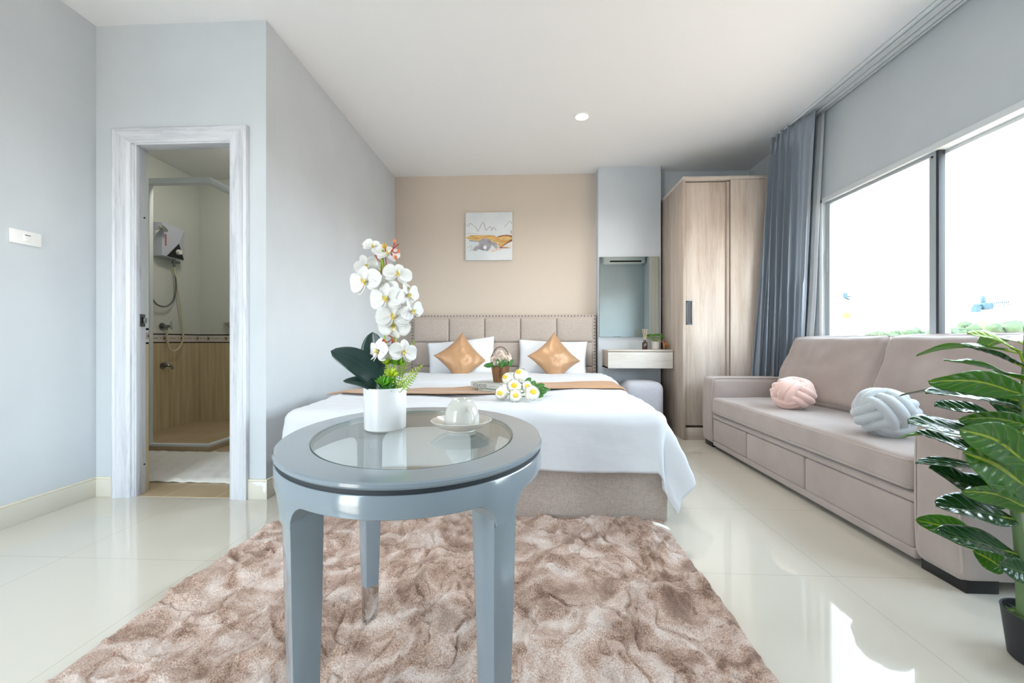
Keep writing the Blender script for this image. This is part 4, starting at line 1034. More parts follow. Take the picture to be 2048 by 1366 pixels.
# bouquet of cream poppies
bq = thing('bouquet', (-.08, 2.42, bz), 'bouquet of seven cream flowers with yellow centres lying on the bed', 'bouquet')
fl = [((1015.5, 757), 2.33, .037, (-.5, -.75, .35)), ((1041, 750), 2.34, .042, (-.35, -.7, .6)), ((1028, 773), 2.25, .042, (.05, -.9, .25)), ((1055, 774), 2.28, .036, (0, -.9, .25)), ((1003, 786), 2.19, .038, (-.25, -.95, .1)), ((1031, 793), 2.16, .036, (.05, -.95, .15)), ((1064, 786), 2.18, .042, (.2, -.9, .3))]
for (px_, py_), yy, r, dr_ in fl:
    cc = on_y(px_, py_, yy); cc.z = max(cc.z, TZ + .036); dd = V(dr_).normalized(); s_, u_ = frame_of(dd)
    bm = BM()
    ball(bm, cc, r * .86, 18, 12)
    for ring, (cnt, rad_, ln) in enumerate(((4, .90, 1.0), (5, .95, 1.25), (6, 1.0, 1.45))):
        for q in range(cnt):
            a0 = 2 * pi * (q + ring * .5) / cnt; hw_ = 1.15 * 2 * pi / cnt * (.62)
            lim_ = 1.0 - .12 * ring; jj = random.uniform(-.06, .06)
            def pf(u, v, a0=a0, hw_=hw_, rad_=rad_, lim_=lim_, jj=jj):
                th = .15 + (2.42 * lim_ + jj - .15) * u; wv = sin(pi * min(1, .12 + u * .80)) ** .5
                aa = a0 + (v - .5) * 2 * hw_ * wv; rr_ = r * rad_ * (1 + .03 * sin(v * 9 + a0 * 3) * u)
                return cc + (s_ * cos(aa) + u_ * sin(aa)) * rr_ * sin(th) - dd * rr_ * cos(th) * .85
            grid(bm, pf, 9, 7)
    fo = obj('flower', bm, M['creampetal'], bq, 80)
    bm = BM(); ball(bm, (0, 0, 0), (r * .46, r * .34, r * .20), 12, 8, lambda d: 1 + .2 * fbm(d.x * 3, d.y * 3, d.z * 3))
    bmesh.ops.transform(bm, matrix=Matrix.Translation(cc + dd * r * .80) @ dd.to_track_quat('Z', 'Y').to_matrix().to_4x4(), verts=bm.verts[:]); obj('yellow_centre', bm, M['yellow'], fo)
    bm = BM(); tube(bm, spline([cc - dd * r * .7, cc - dd * r * 1.4 + V((.03, .03, -.01)), V((.12, 2.42, TZ + .04))], 4), .0035, 6); obj('stem', bm, M['green'], bq)
for a in (((-.02, 2.34, bz + .08), (.5, -.2, .9), .045), ((.035, 2.27, bz + .06), (.8, -.3, .6), .055), ((.04, 2.25, bz + .045), (.9, -.4, .1), .055), ((.015, 2.27, bz + .07), (.2, -.3, 1), .04), ((.035, 2.24, bz + .035), (.7, -.6, -.1), .045)):
    bm = BM(); blade(bm, a[0], a[1], (-.3, -1, .4), a[2], .04, .6, .25, .08, nu=8, nv=4); obj('leaf', bm, M['green'], bq, 60)

# ---------------------------------------------------------------- rug
RX0, RX1, RY0, RY1 = -1.225, .635, .42, 2.05
def patchwork(x, y):
    s = noise.fractal(V((x * 1.6, y * 1.6, 3)), 1, 2, 3) * .25
    p = V((x * 3.4 + s, y * 3.0 + s * 1.5, 0)); d, pts = noise.voronoi(p, distance_metric='DISTANCE', exponent=2)
    return d[1] - d[0], noise.cell(pts[0] * 7.3)
rng_ = random.Random(3)
folds = []
def wig(x, y): return .10 * fbm(x * 2.1, y * 2.1, 9, 3)
def rug_h(x, y):
    wx = x + .10 * fbm(x * 2.3, y * 2.3, 11, 3); wy = y + .10 * fbm(x * 2.3, y * 2.3, 15, 3)
    e_, c_ = patchwork(wx, wy)
    h = .012 + .014 * min(1, e_ * 3.0) + .012 * fbm(x * 3.2, y * 3.2, 4, 4) + .007 * fbm(wx * 12, wy * 9, 6, 4)
    r1 = 1 - abs(fbm(wx * 2.6, wy * 2.2, 7, 4)) * 4.0
    h += .018 * max(0, r1) ** 3
    r2 = 1 - abs(fbm(wx * 6.5, wy * 5.0, 1.7, 4)) * 4.5
    h += .012 * max(0, r2) ** 2
    r3 = 1 - abs(fbm(wx * 5.0 + 3, wy * 7.0, 21, 3)) * 9
    h -= .010 * max(0, r3)
    return max(.004, h)
def rug_f(u, v):
    x = RX0 + u * (RX1 - RX0); y = RY0 + v * (RY1 - RY0)
    e_ = min(u * (RX1 - RX0), (1 - u) * (RX1 - RX0), v * (RY1 - RY0), (1 - v) * (RY1 - RY0))
    x2 = x + .008 * fbm(y * 5, 2.2) + .004 * fbm(y * 40, 1.1); y2 = y + .006 * fbm(x * 5, 8.2) + .004 * fbm(x * 40, 4.4)
    edge = min(1, e_ / .03)
    return (x2, y2, .003 + rug_h(x, y) * sqrt(edge) * 1.0)
bm = BM(); grid(bm, rug_f, 600, 520)
m, nt_, b_, o_ = new_mat('fur_rug')
b_.inputs['Roughness'].default_value = .95; b_.inputs['Specular IOR Level'].default_value = .1; b_.inputs['Sheen Weight'].default_value = .5; b_.inputs['Sheen Roughness'].default_value = .45
b_.inputs['Sheen Tint'].default_value = hexc('#f5e6dc')
tc_ = N(nt_, 'ShaderNodeTexCoord')
def nz(scale, det, st=(1, 1, 1), dist=0.0):
    mp_ = N(nt_, 'ShaderNodeMapping'); mp_.inputs['Scale'].default_value = st; nt_.links.new(tc_.outputs['Object'], mp_.inputs[0])
    n_ = N(nt_, 'ShaderNodeTexNoise'); n_.inputs['Scale'].default_value = scale; n_.inputs['Detail'].default_value = det; n_.inputs['Distortion'].default_value = dist
    nt_.links.new(mp_.outputs[0], n_.inputs[0]); return n_
big = nz(5.5, 9, (1, 1, 1), 1.6); fine = nz(260, 4)
ma_ = N(nt_, 'ShaderNodeMath', operation='MULTIPLY_ADD'); ma_.inputs[1].default_value = .55; nt_.links.new(fine.outputs[0], ma_.inputs[0])
mb_ = N(nt_, 'ShaderNodeMath', operation='MULTIPLY'); mb_.inputs[1].default_value = .75; nt_.links.new(big.outputs[0], mb_.inputs[0]); nt_.links.new(mb_.outputs[0], ma_.inputs[2])
r_ = N(nt_, 'ShaderNodeValToRGB'); nt_.links.new(ma_.outputs[0], r_.inputs[0])
el = r_.color_ramp.elements; el[0].position = .52; el[0].color = hexc('#8a6e60'); el[1].position = .78; el[1].color = hexc('#e6d8d0'); kk = el.new(.64); kk.color = hexc('#c2a392')
nt_.links.new(r_.outputs[0], b_.inputs['Base Color'])
mid_ = nz(45, 5)
hh = N(nt_, 'ShaderNodeMath', operation='MULTIPLY_ADD'); hh.inputs[1].default_value = .6; nt_.links.new(mid_.outputs[0], hh.inputs[0]); nt_.links.new(fine.outputs[0], hh.inputs[2])
bp_ = N(nt_, 'ShaderNodeBump'); bp_.inputs['Strength'].default_value = .9; bp_.inputs['Distance'].default_value = .006; nt_.links.new(hh.outputs[0], bp_.inputs['Height']); nt_.links.new(bp_.outputs[0], b_.inputs['Normal'])
M['rug'] = m
rg = thing('fur_rug', (-.3, 1.2, 0), 'large taupe-pink patchwork fur rug on the glossy tiles', 'rug')
surf('fur_pile', bm, M['rug'], rg, smooth=180)
bm = BM(); box(bm, RX0 + .02, RX1 - .02, RY0 + .02, RY1 - .02, 0, .004); obj('backing', bm, mat('rug_backing', '#b79b8a', .9), rg)
bm = BM()
def tg_f(u, v): return (.555 + .065 * u, 1.845 - .03 * u + .035 * v, .047 + .004 * sin(u * 3) - .012 * u)
grid(bm, tg_f, 6, 3); surf('fabric_tag', bm, M['paper'], rg, thick=.001)
# ---------------------------------------------------------------- oval side table
TC = V((-.278, .983, 0)); TB, TA, TPH = .297, .368, radians(16.2); TT = .65
RZ = Matrix.Rotation(TPH, 3, 'Z')
def tw(x, y, z): p = RZ @ V((x, y, 0)); return V((TC.x + p.x, TC.y + p.y, z))
tb = thing('side_table', (TC.x, TC.y, 0), 'oval grey-blue lacquered side table with a glass top and chrome-tipped legs on the rug', 'table')
def ell(bm, prof, n=160, wrap=True):
    """sweep (inset, z) profile around the ellipse"""
    rings = []
    for i in range(n):
        a = 2 * pi * i / n; nx, ny = cos(a) / TB, sin(a) / TA; l = hypot(nx, ny); nx /= l; ny /= l
        rings.append([bm.verts.new(tw(TB * cos(a) - nx * d, TA * sin(a) - ny * d, z)) for d, z in prof])
    k = len(prof)
    for i in range(n):
        a, b_ = rings[i], rings[(i + 1) % n]
        for j in range(k if wrap else k - 1): bm.faces.new((a[j], b_[j], b_[(j + 1) % k], a[(j + 1) % k]))
bm = BM(); ell(bm, [(-.001, .6395), (-.0025, .642), (-.002, .647), (.001, TT), (.064, TT), (.067, .648), (.067, .642), (.074, .642), (.074, .6375), (.001, .6375)]); obj('rim_top', bm, M['blue'], tb, 30)
bm = BM(); ell(bm, [(.003, .628), (.003, .638), (.02, .638), (.02, .628)]); obj('joint_line', bm, M['bluedark'], tb)
bm = BM(); n_ = 120
def eo(ins, z): 
    r_ = []
    for i in range(n_):
        a = 2 * pi * i / n_; nx, ny = cos(a) / TB, sin(a) / TA; l = hypot(nx, ny); r_.append(bm.verts.new(tw(TB * cos(a) - nx / l * ins, TA * sin(a) - ny / l * ins, z)))
    return r_
ra = eo(.0685, .6425); rb_ = eo(.0685, .6488); bm.faces.new(rb_); bm.faces.new(ra[::-1])
gt = obj('glass_top', bm, M['tableglass'], tb, 0)
bm = BM(); ell(bm, [(.0672, .6425), (.0672, .6492), (.0692, .6492), (.0692, .6425)]); obj('glass_rim', bm, M['glassedge'], gt)
# legs sit on the rim line; the apron swells down into each
legs_xy = [(-.212, -.218), (-.134, .273), (.212, .218), (.134, -.273)]
LW = .056
leg_a = [];
for lx, ly in legs_xy: leg_a.append(atan2(ly / TA, lx / TB))
def arc_d(a, b_):
    d = abs((a - b_ + pi) % (2 * pi) - pi); m_ = (a + b_) / 2
    return d * hypot(TB * sin(b_), TA * cos(b_))
AB = .590; RF = .045
bm = BM(); NA = 720; cols = []
for i in range(NA):
    a = 2 * pi * i / NA; nx, ny = cos(a) / TB, sin(a) / TA; l = hypot(nx, ny); nx /= l; ny /= l
    d = min(arc_d(a, q) for q in leg_a) - LW / 2 + .002
    zb = AB
    ti = .028 * max(0, min(1, (RF + .012 - d) / .012))
    if d < RF: zb = AB - (RF - sqrt(max(0, RF * RF - (RF - max(0, d)) ** 2)))
    cols.append([bm.verts.new(tw(TB * cos(a) - nx * q, TA * sin(a) - ny * q, z)) for q, z in ((.001, .629), (-.0005, .627), (-.0005, zb + .002), (.002, zb), (.028 + ti, zb), (.030 + ti, zb + .002), (.030 + ti, .629))])
for i in range(NA):
    a, b_ = cols[i], cols[(i + 1) % NA]
    for j in range(7): bm.faces.new((a[j], b_[j], b_[(j + 1) % 7], a[(j + 1) % 7]))
obj('apron', bm, M['blue'], tb, 40)
for (lx, ly), a in zip(legs_xy, leg_a):
    ex, ey = TB * cos(a), TA * sin(a); nx, ny = cos(a) / TB, sin(a) / TA; l = hypot(nx, ny); nx /= l; ny /= l; q_ = radians(-5); nx, ny = nx * cos(q_) - ny * sin(q_), nx * sin(q_) + ny * cos(q_); tx_, ty_ = -ny, nx
    def sec(bm, z, w_, ins=.0045):
        q = []
        for (s, t) in ((0, -1), (0, 1), (1, 1), (1, -1)):
            q.append(bm.verts.new(tw(ex - nx * (ins + s * w_) + tx_ * t * w_ / 2, ey - ny * (ins + s * w_) + ty_ * t * w_ / 2, z)))
        return q
    def legm(zs, ws, ins):
        bm = BM(); R_ = [sec(bm, z, w_, i_) for z, w_, i_ in zip(zs, ws, ins)]
        for a1, b1 in zip(R_, R_[1:]):
            for j in range(4): bm.faces.new((a1[j], a1[(j + 1) % 4], b1[(j + 1) % 4], b1[j]))
        bm.faces.new(R_[0][::-1]); bm.faces.new(R_[-1])
        es = [e for e in bm.edges if abs((e.verts[0].co - e.verts[1].co).normalized().z) > .8]
        bmesh.ops.bevel(bm, geom=es, offset=.003, segments=2, profile=.5, affect='EDGES'); return bm
    lg = obj('leg', legm([.128, .40, .56, .615], [.040, .050, .055, .056], [.011, .006, .0028, .0028]), M['blue'], tb, 40)
    obj('chrome_foot', legm([.012, .128], [.036, .0405], [.015, .0107]), M['chrome'], lg, 40)

# ---------------------------------------------------------------- cup and saucer
sc = V((-.170, .998, TT))
bm = BM(); lathe(bm, [(0, .0035), (.030, .0035), (.032, 0), (.035, 0), (.036, .004), (.055, .011), (.074, .024), (.0755, .0265), (.0735, .0275), (.052, .0145), (.034, .0085), (0, .0075)], sc, 64)
tag(obj('saucer', bm, M['porcelain'], origin=sc), 'white porcelain saucer on the glass table, upturned cup on it', 'saucer')
cp = thing('cup', sc + V((0, 0, .0085)), 'white porcelain cup standing upside down on its saucer', 'cup')
cc = sc + V((.001, 0, .0085))
bm = BM(); lathe(bm, [(.0425, .000), (.0435, .002), (.0435, .012), (.0425, .026), (.0395, .042), (.034, .054), (.027, .062), (.024, .0645), (.0235, .069), (.0205, .069), (.0195, .0655), (0, .0655)], cc, 64)
lathe(bm, [(.0425, .0), (.0405, .002), (.0405, .012), (.0395, .026), (.0365, .041), (.031, .052), (.02, .058), (0, .059)], cc, 64)
bmesh.ops.remove_doubles(bm, verts=bm.verts[:], dist=1e-6); obj('bowl', bm, M['porcelain'], cp, 50)
ha = V((.58, -.81, 0)).normalized()
hp = [cc + ha * r + V((0, 0, z)) for r, z in ((.034, .053), (.043, .050), (.055, .040), (.0595, .028), (.057, .016), (.050, .009), (.041, .012))]
bm = BM(); tube(bm, spline(hp, 6), [.0042] * (6 * 6 + 1), 10, flat=1.3); obj('handle', bm, M['porcelain'], cp)

# ---------------------------------------------------------------- orchid arrangement
oc = V((-.366, 1.010, TT))
orc = thing('orchid_arrangement', oc, 'white orchid arrangement in a white cylinder pot on the glass table', 'potted orchid')
bm = BM(); lathe(bm, [(0, 0), (.047, 0), (.0505, .003), (.0525, .103), (.0515, .105), (.0495, .105), (.048, .10), (.046, .085), (0, .085)], oc, 72); obj('pot', bm, M['pot'], orc)
bm = BM()
for k in range(60):
    a = random.uniform(0, 6.28); r = .044 * sqrt(random.random()); ball(bm, oc + V((r * cos(a), r * sin(a), .088)), random.uniform(.004, .007), 7, 5)
obj('pebbles', bm, mat('white_pebble', '#d9d6cf', .6), orc)
YO = 1.005
def op(px, py, dy=0.0): return on_y(px, py, YO + dy)
# broad dark leaves
def bleaf(pts, W, nrm, nm='broad_leaf', m='orchleaf', p_=.55, vf=.25, nu=20, q_=.6, par=None):
    """leaf along a bent line of points with its face towards nrm"""
    L = spline(pts, 8); nL = len(L) - 1; nrm = V(nrm).normalized(); bm = BM()
    def f(u, v):
        i = min(int(u * nL), nL - 1); c_ = L[i].lerp(L[i + 1], u * nL - i); d = (L[i + 1] - L[i]).normalized(); s_ = d.cross(nrm).normalized(); up = s_.cross(d)
        ws = W * max(0, sin(pi * u ** p_)) ** q_; k = (v - .5) * 2
        return c_ + s_ * k * ws * .5 * cos(vf) + up * (abs(k) * ws * .5 * sin(vf))
    grid(bm, f, nu, 8, uv=True); return surf(nm, bm, M[m], par or orc, thick=.0015, smooth=70)
bleaf([op(763, 790), op(752, 755, -.01), op(712, 722, -.03), op(661, 702, -.04)], .066, (.25, -1, .45), p_=1.15)
bleaf([op(764, 790), op(754, 745, .02), op(748, 700, .03), op(745, 664, .035)], .070, (.0, -1, .15), p_=1.1)
bleaf([op(768, 790), op(750, 776, -.02), op(722, 764, -.035), op(686, 762, -.045)], .034, (0, -.75, .75), p_=1.1)
bleaf([op(766, 790), op(762, 760, .03), op(748, 725, .04), op(735, 695, .05)], .05, (.2, -1, .1), p_=1.1)
# stems
bm = BM(); tube(bm, spline([op(790, 790), op(790, 740), op(789, 705), op(790, 668, .01), op(786, 632, .01), op(776, 590, .01), op(770, 550), op(765, 518), op(766, 500)]), .0034, 8)
tube(bm, spline([op(783, 790, .01), op(780, 740, .01), op(772, 690, .015), op(767, 644, .015), op(764, 600, .01), op(762, 560, .01), op(763, 520)]), .0026, 8); obj('green_stem', bm, M['greenstem'], orc)
bm = BM()
for pts in (([762, 575], [763, 545], [765, 520], [771, 500], [769, 494]), ([767, 541], [772, 530], [771, 515]), ([765, 520], [758, 522], [750, 510]), ([785, 503], [787, 492], [790, 484]), ([782, 504], [791, 493], [798, 488]), ([783, 500], [790, 506], [797, 503]), ([782, 505], [785, 513], [791, 515]), ([767, 659], [773, 668], [784, 676], [784, 690]), ([784, 678], [776, 684], [768, 684]), ([784, 680], [795, 692], [802, 690])):
    tube(bm, spline([op(a, b_) for a, b_ in pts], 5), .0016, 6)
obj('red_stem', bm, M['redstem'], orc)
for (a, b_, r, mm) in ((769, 492, 5.5, 'budy'), (789, 482, 3.6, 'bud'), (797, 502, 3.6, 'bud'), (791, 515, 4, 'bud'), (815, 576, 5.5, 'budy'), (767.5, 684, 5, 'bud'), (767.5, 659, 3.2, 'redstem'), (802, 690, 5.5, 'budy'), (784, 564, 4, 'budy')):
    bm = BM(); ball(bm, op(a, b_, -.004), (r * .00125 * .9, r * .00125 * .9, r * .00125 * 1.15), 12, 8); obj('bud', bm, M[mm], orc)
# flowers: three sepals, two broad petals, pale yellow lip
def petal(bm, ang, L, W, nrm_tilt=.25, p=.9, q=.6, curl=.4, cup=.12, u3=None):
    d = V((cos(ang), 0, sin(ang))); d = (d + V((0, -nrm_tilt * .3, 0))).normalized()
    blade(bm, d * .003, d, (0, -1, 0), L, W, curl, .08, .03, 1.2, p=p, q=q, nu=10, nv=6, cup=cup)
def flower_proto():
    bm = BM()
    petal(bm, radians(90), .030, .024); petal(bm, radians(218), .030, .021); petal(bm, radians(322), .030, .021)
    petal(bm, radians(178), .034, .040, q=.5, p=.95, curl=.25); petal(bm, radians(2), .034, .040, q=.5, p=.95, curl=.25)
    me = bpy.data.meshes.new('flower'); bm.to_mesh(me); bm.free(); me.materials.append(M['petal']); me.shade_smooth()
    f = bpy.data.objects.new('flower', me); COL.objects.link(f)
    s = f.modifiers.new('sol', 'SOLIDIFY'); s.thickness = .0008
    bm = BM()
    for a in (60, 120, 240, 300): blade(bm, (0, -.003, 0), V((cos(radians(a)), -1.1, sin(radians(a)))), V((-cos(radians(a)), -1, -sin(radians(a)))), .012, .010, -.5, .2, nu=5, nv=4)
    me = bpy.data.meshes.new('lip'); bm.to_mesh(me); bm.free(); me.materials.append(M['paleyellow']); me.shade_smooth()
    l = bpy.data.objects.new('lip', me); COL.objects.link(l); l.parent = f
    bm = BM(); ball(bm, (0, -.005, -.001), (.0030, .005, .0028), 10, 8); blade(bm, (0, -.004, -.003), (0, -.8, -1), (0, -1, .6), .007, .005, .8, .2, nu=5, nv=4)
    me = bpy.data.meshes.new('column'); bm.to_mesh(me); bm.free(); me.materials.append(M['yellow']); me.shade_smooth()
    c_ = bpy.data.objects.new('column', me); COL.objects.link(c_); c_.parent = f
    return f
fpro = flower_proto()
FL = [(746, 494, 0, -28, 18, 30, .75), (732, 531, -.008, 10, 35, -25, .85), (732, 563, -.02, 0, -12, -12, 1.25), (775, 508, .0, -30, 20, 10, .85), (795, 549, -.01, -22, 25, 14, 1.0), (775, 571, -.012, -10, -10, 30, .95),
      (774, 597, -.025, 0, -8, -8, 1.25), (815, 590, -.006, 5, 55, -20, .95), (787, 633, -.02, -8, 12, -4, 1.2), (824, 622, -.006, 4, 50, -24, .9), (758, 703, -.02, -10, -38, -4, 1.1), (783, 708, -.008, 20, 10, 180, .9), (806, 704, -.018, -4, 40, 10, 1.0), (788, 652, -.012, 30, 0, 180, 1.15), (751, 570, .012, 0, -50, 20, .9)]
for i, (a, b_, dy, rx, ry, rz, s) in enumerate(FL):
    f = fpro if i == 0 else copy_tree(fpro)
    f.parent = orc; f.location = op(a, b_, dy) - orc.location
    # rx: nod up(-)/down(+), ry: turn right(+)/left(-), rz: roll
    f.rotation_euler = (Matrix.Rotation(radians(ry), 3, 'Z') @ Matrix.Rotation(radians(rx), 3, 'X') @ Matrix.Rotation(radians(rz), 3, 'Y')).to_euler(); f.scale = (s, s, s)
# fern fronds and tufts
def frond(pts, W, m, nleaf=16, nm='fern_frond', nrm=V((0, -1, .2))):
    L = spline(pts, 6); bm = BM(); tot = len(L) - 1
    for k in range(2, nleaf + 1):
        t = k / (nleaf + 1); i = min(int(t * tot), tot - 1); c_ = L[i].lerp(L[i + 1], t * tot - i); d = (L[i + 1] - L[i]).normalized(); s_ = d.cross(nrm).normalized()
        for sg in (-1, 1): blade(bm, c_, s_ * sg + d * .55, nrm, W * (1.05 - t ** 1.6) + .002, .0024, .2, .1, nu=4, nv=2)
    o = obj(nm, bm, M[m], orc, 80); b2 = BM(); tube(b2, L, .0011, 6); obj('rachis', b2, M['greenstem'], o)
frond([op(796, 785, -.01), op(805, 768, -.015), op(823, 748, -.02), op(847, 729, -.02)], .019, 'fernlime', 13)
frond([op(800, 785, -.02), op(818, 765, -.03), op(835, 745, -.03)], .014, 'fern', 9)
frond([op(797, 785, .02), op(808, 740, .03), op(820, 705, .03), op(829, 679, .03)], .013, 'fernlime', 13)
frond([op(795, 785, .01), op(800, 750, .01), op(806, 720, .01)], .018, 'fern', 12)
frond([op(785, 785, .0), op(778, 755, -.01), op(772, 728, -.01)], .016, 'fernlime', 12)
for (a, b_, n1, m, L_) in ((772, 772, 16, 'greenb', .030), (782, 752, 14, 'fernlime', .022), (774, 728, 16, 'fernlime', .016), (790, 728, 12, 'fern', .018), (800, 730, 10, 'fern', .018), (776, 785, 12, 'green', .028), (765, 770, 10, 'greenb', .024)):
    bm = BM(); c_ = op(a, b_, -.018)
    for q in range(n1):
        th = 6.28 * q / n1 * 2.4; ph = .3 + 1.1 * q / n1; blade(bm, c_, (sin(ph) * cos(th), -abs(sin(ph) * sin(th)) * .7, cos(ph)), (0, -1, .6), L_ * random.uniform(.8, 1.15), .009, .5, .25, nu=6, nv=2)
    obj('leaf_tuft', bm, M[m], orc, 80)
# thin flower stalks from the stems to the blossoms
bm = BM()
for (a, b_, dy, *_r), (c0, c1) in zip(FL[:15], [(765, 520), (763, 545), (764, 580), (766, 505), (772, 560), (772, 575), (778, 600), (786, 632), (788, 645), (788, 650), (780, 690), (788, 690), (790, 690), (788, 668), (764, 590)]):
    tube(bm, spline([op(c0, c1, .005), op((a + c0) / 2, (b_ + c1) / 2 - 3, .008), op(a, b_, dy + .003)], 4), .0012, 6)
obj('flower_stalks', bm, M['greenstem'], orc)

# ---------------------------------------------------------------- sofa
so = thing('sofa', (1.85, 2.5, 0), 'long taupe suede three-drawer sofa under the window', 'sofa')
SX, SX1 = 1.482, 2.175; N0, N1, F0, F1 = 1.455, 1.642, 3.37, 3.56
bm = BM(); rbox(bm, ((SX + .03 + 2.16) / 2, 2.505, .16), ((2.16 - SX - .03) / 2, .90, .12), .012, 3); obj('base', bm, M['sofa'], so, 60)
bm = BM(); rbox(bm, (SX + .055, 2.505, .262), (.05, .868, .018), .010, 4); obj('front_rail', bm, M['sofa'], so, 60)
bm = BM(); rbox(bm, (SX + .035, 2.505, .045), (.028, .868, .020), .010, 4); obj('lower_rail', bm, M['sofa'], so, 60)
for y0_, y1_ in ((1.648, 2.268), (2.276, 2.862), (2.870, 3.366)):
    bm = BM(); rbox(bm, (SX + .038, (y0_ + y1_) / 2, .152), (.030, (y1_ - y0_) / 2, .089), .012, 5, (.004, 0, 0)); obj('drawer_front', bm, M['sofa'], so, 60)
for a_, b_, tz in ((N0, N1, .565), (F0, F1, .572)):
    bm = BM(); rbox(bm, ((SX + SX1) / 2, (a_ + b_) / 2, (.035 + tz) / 2), ((SX1 - SX) / 2, (b_ - a_) / 2, (tz - .035) / 2), .035, 8, (0, .004, .006)); ar = obj('arm', bm, M['sofa'], so, 60)
    bm = BM()
    for yy in (a_ + .012, b_ - .012):
        tube(bm, spline([(SX + .010, yy, .07), (SX + .004, yy, .2), (SX + .004, yy, .45), (SX + .014, yy, tz - .02), (SX + .05, yy, tz - .002), (SX + .3, yy, tz), (SX1 - .1, yy, tz)], 5), .0035, 6)
    obj('piping', bm, M['sofaseam'], ar)
bm = BM(); rbox(bm, (2.155, 2.505, .40), (.035, .90, .34), .03, 6); obj('back_frame', bm, M['sofa'], so, 60)
# seat cushion (one long)
def seat_fn(q, p):
    return (q.x, q.y, q.z + .006 * fbm(q.x * 4, q.y * 3, 2) * (1 if q.z > 0 else 0))
bm = BM(); rbox(bm, (1.775, 2.505, .352), (.305, .862, .068), .035, 22, (0, 0, .012), seat_fn); sc_ = obj('seat_cushion', bm, M['sofa'], so, 70)
bm = BM()
for z in (.404, .300):
    tube(bm, spline([(1.96, 1.655, z), (1.53, 1.652, z), (1.488, 1.668, z), (1.476, 1.70, z), (1.475, 2.0, z), (1.475, 3.0, z), (1.476, 3.31, z), (1.488, 3.345, z), (1.53, 3.357, z)], 6), .003, 6)
tube(bm, [(1.4745, 1.735, .402), (1.4725, 1.735, .35), (1.4745, 1.735, .302)], .003, 6)
obj('piping', bm, M['sofaseam'], sc_)
def bcush(yc, hw, nm):
    an = math.atan2(.17, .48)
    def fn(q, p):
        wr = .012 * fbm(q.y * 4 + yc, q.z * 6, yc) + .008 * fbm(q.y * 12, q.z * 4, 3)
        x, z = q.x + (wr if q.x < 0 else 0), q.z
        x2 = x * cos(an) + z * sin(an); z2 = -x * sin(an) + z * cos(an)
        return (x2, q.y, z2)
    bm = BM(); rbox(bm, (2.085, yc, .662), (.062, hw, .248), .05, 18, (.035, .008, .010), fn); c_ = obj('back_cushion', bm, M['sofa'], so, 70)
    bm = BM(); pts = []
    for yy, zz in ((-hw + .02, -.23), (-hw + .004, 0), (-hw + .008, .20), (-hw + .04, .245), (0, .250), (hw - .04, .245), (hw - .008, .20), (hw - .004, 0), (hw - .02, -.23)):
        x = -.03; pts.append(V((2.085, yc, .662)) + V((x * cos(an) + zz * sin(an), yy, -x * sin(an) + zz * cos(an))))
    tube(bm, spline(pts, 6), .0035, 6); obj('piping', bm, M['sofaseam'], c_)
bcush(2.92, .438, 'back'); bcush(2.045, .432, 'back')
for yy in (1.55, 3.47):
    for xx in (SX + .075, 2.10):
        bm = BM(); box(bm, xx - .055, xx + .055, yy - (.085 if yy < 2 else .06), yy + .075, 0, .045, .002); obj('foot', bm, M['black'], so)

# knotted cushions
def knot(loc, R, m, rot, label, squash=.74):
    bm = BM(); r = .185; sp_ = .335
    a_o, a_i = 1.0 - r * .95, .58
    for axis in range(3):
        for k in (-1, 0, 1):
            pts = []; n = 40
            off = k * sp_; sh = 1 - .13 * k * k
            for i in range(n):
                t = 2 * pi * i / n; c_, s_ = cos(t), sin(t)
                ex_ = .92
                pa = abs(c_) ** ex_ * (1 if c_ > 0 else -1); pb = abs(s_) ** ex_ * (1 if s_ > 0 else -1)
                # outer along +-b, inner along +-a
                A_ = pa * a_i * 1.06 * (.96 + .04 * sh); B_ = pb * a_o * sh
                o_ = off * (1.0 - .10 * abs(pb) ** 2)
                v = [0, 0, 0]; v[axis] = o_; v[(axis + 1) % 3] = A_; v[(axis + 2) % 3] = B_; v = V(v)
                if v.length > .86: v = v * (.86 / v.length) ** .75
                pts.append(v * R)
            tube(bm, pts, R * r, 12, closed=True)
    me = bpy.data.meshes.new('knot_cushion'); 
    bmesh.ops.transform(bm, matrix=Matrix.Diagonal((1, 1, squash, 1)) @ Euler([radians(x) for x in rot]).to_matrix().to_4x4(), verts=bm.verts[:])
    zmin = min(v.co.z for v in bm.verts)
    for v in bm.verts: v.co.z -= zmin
    bm.to_mesh(me); bm.free(); me.materials.append(m); me.shade_smooth()
    o = bpy.data.objects.new('knot_cushion', me); COL.objects.link(o); o.location = loc; return tag(o, label, 'cushion', 'knotted ball cushions')
knot((1.725, 2.74, .421), .136, M['knotpink'], (22, 28, 35), 'pink knotted ball cushion on the sofa seat, farther from the fig plant', .84)
knot((1.672, 1.985, .421), .134, M['knotgrey'], (-25, 20, 75), 'grey knotted ball cushion on the sofa seat, nearer the fig plant', .90)

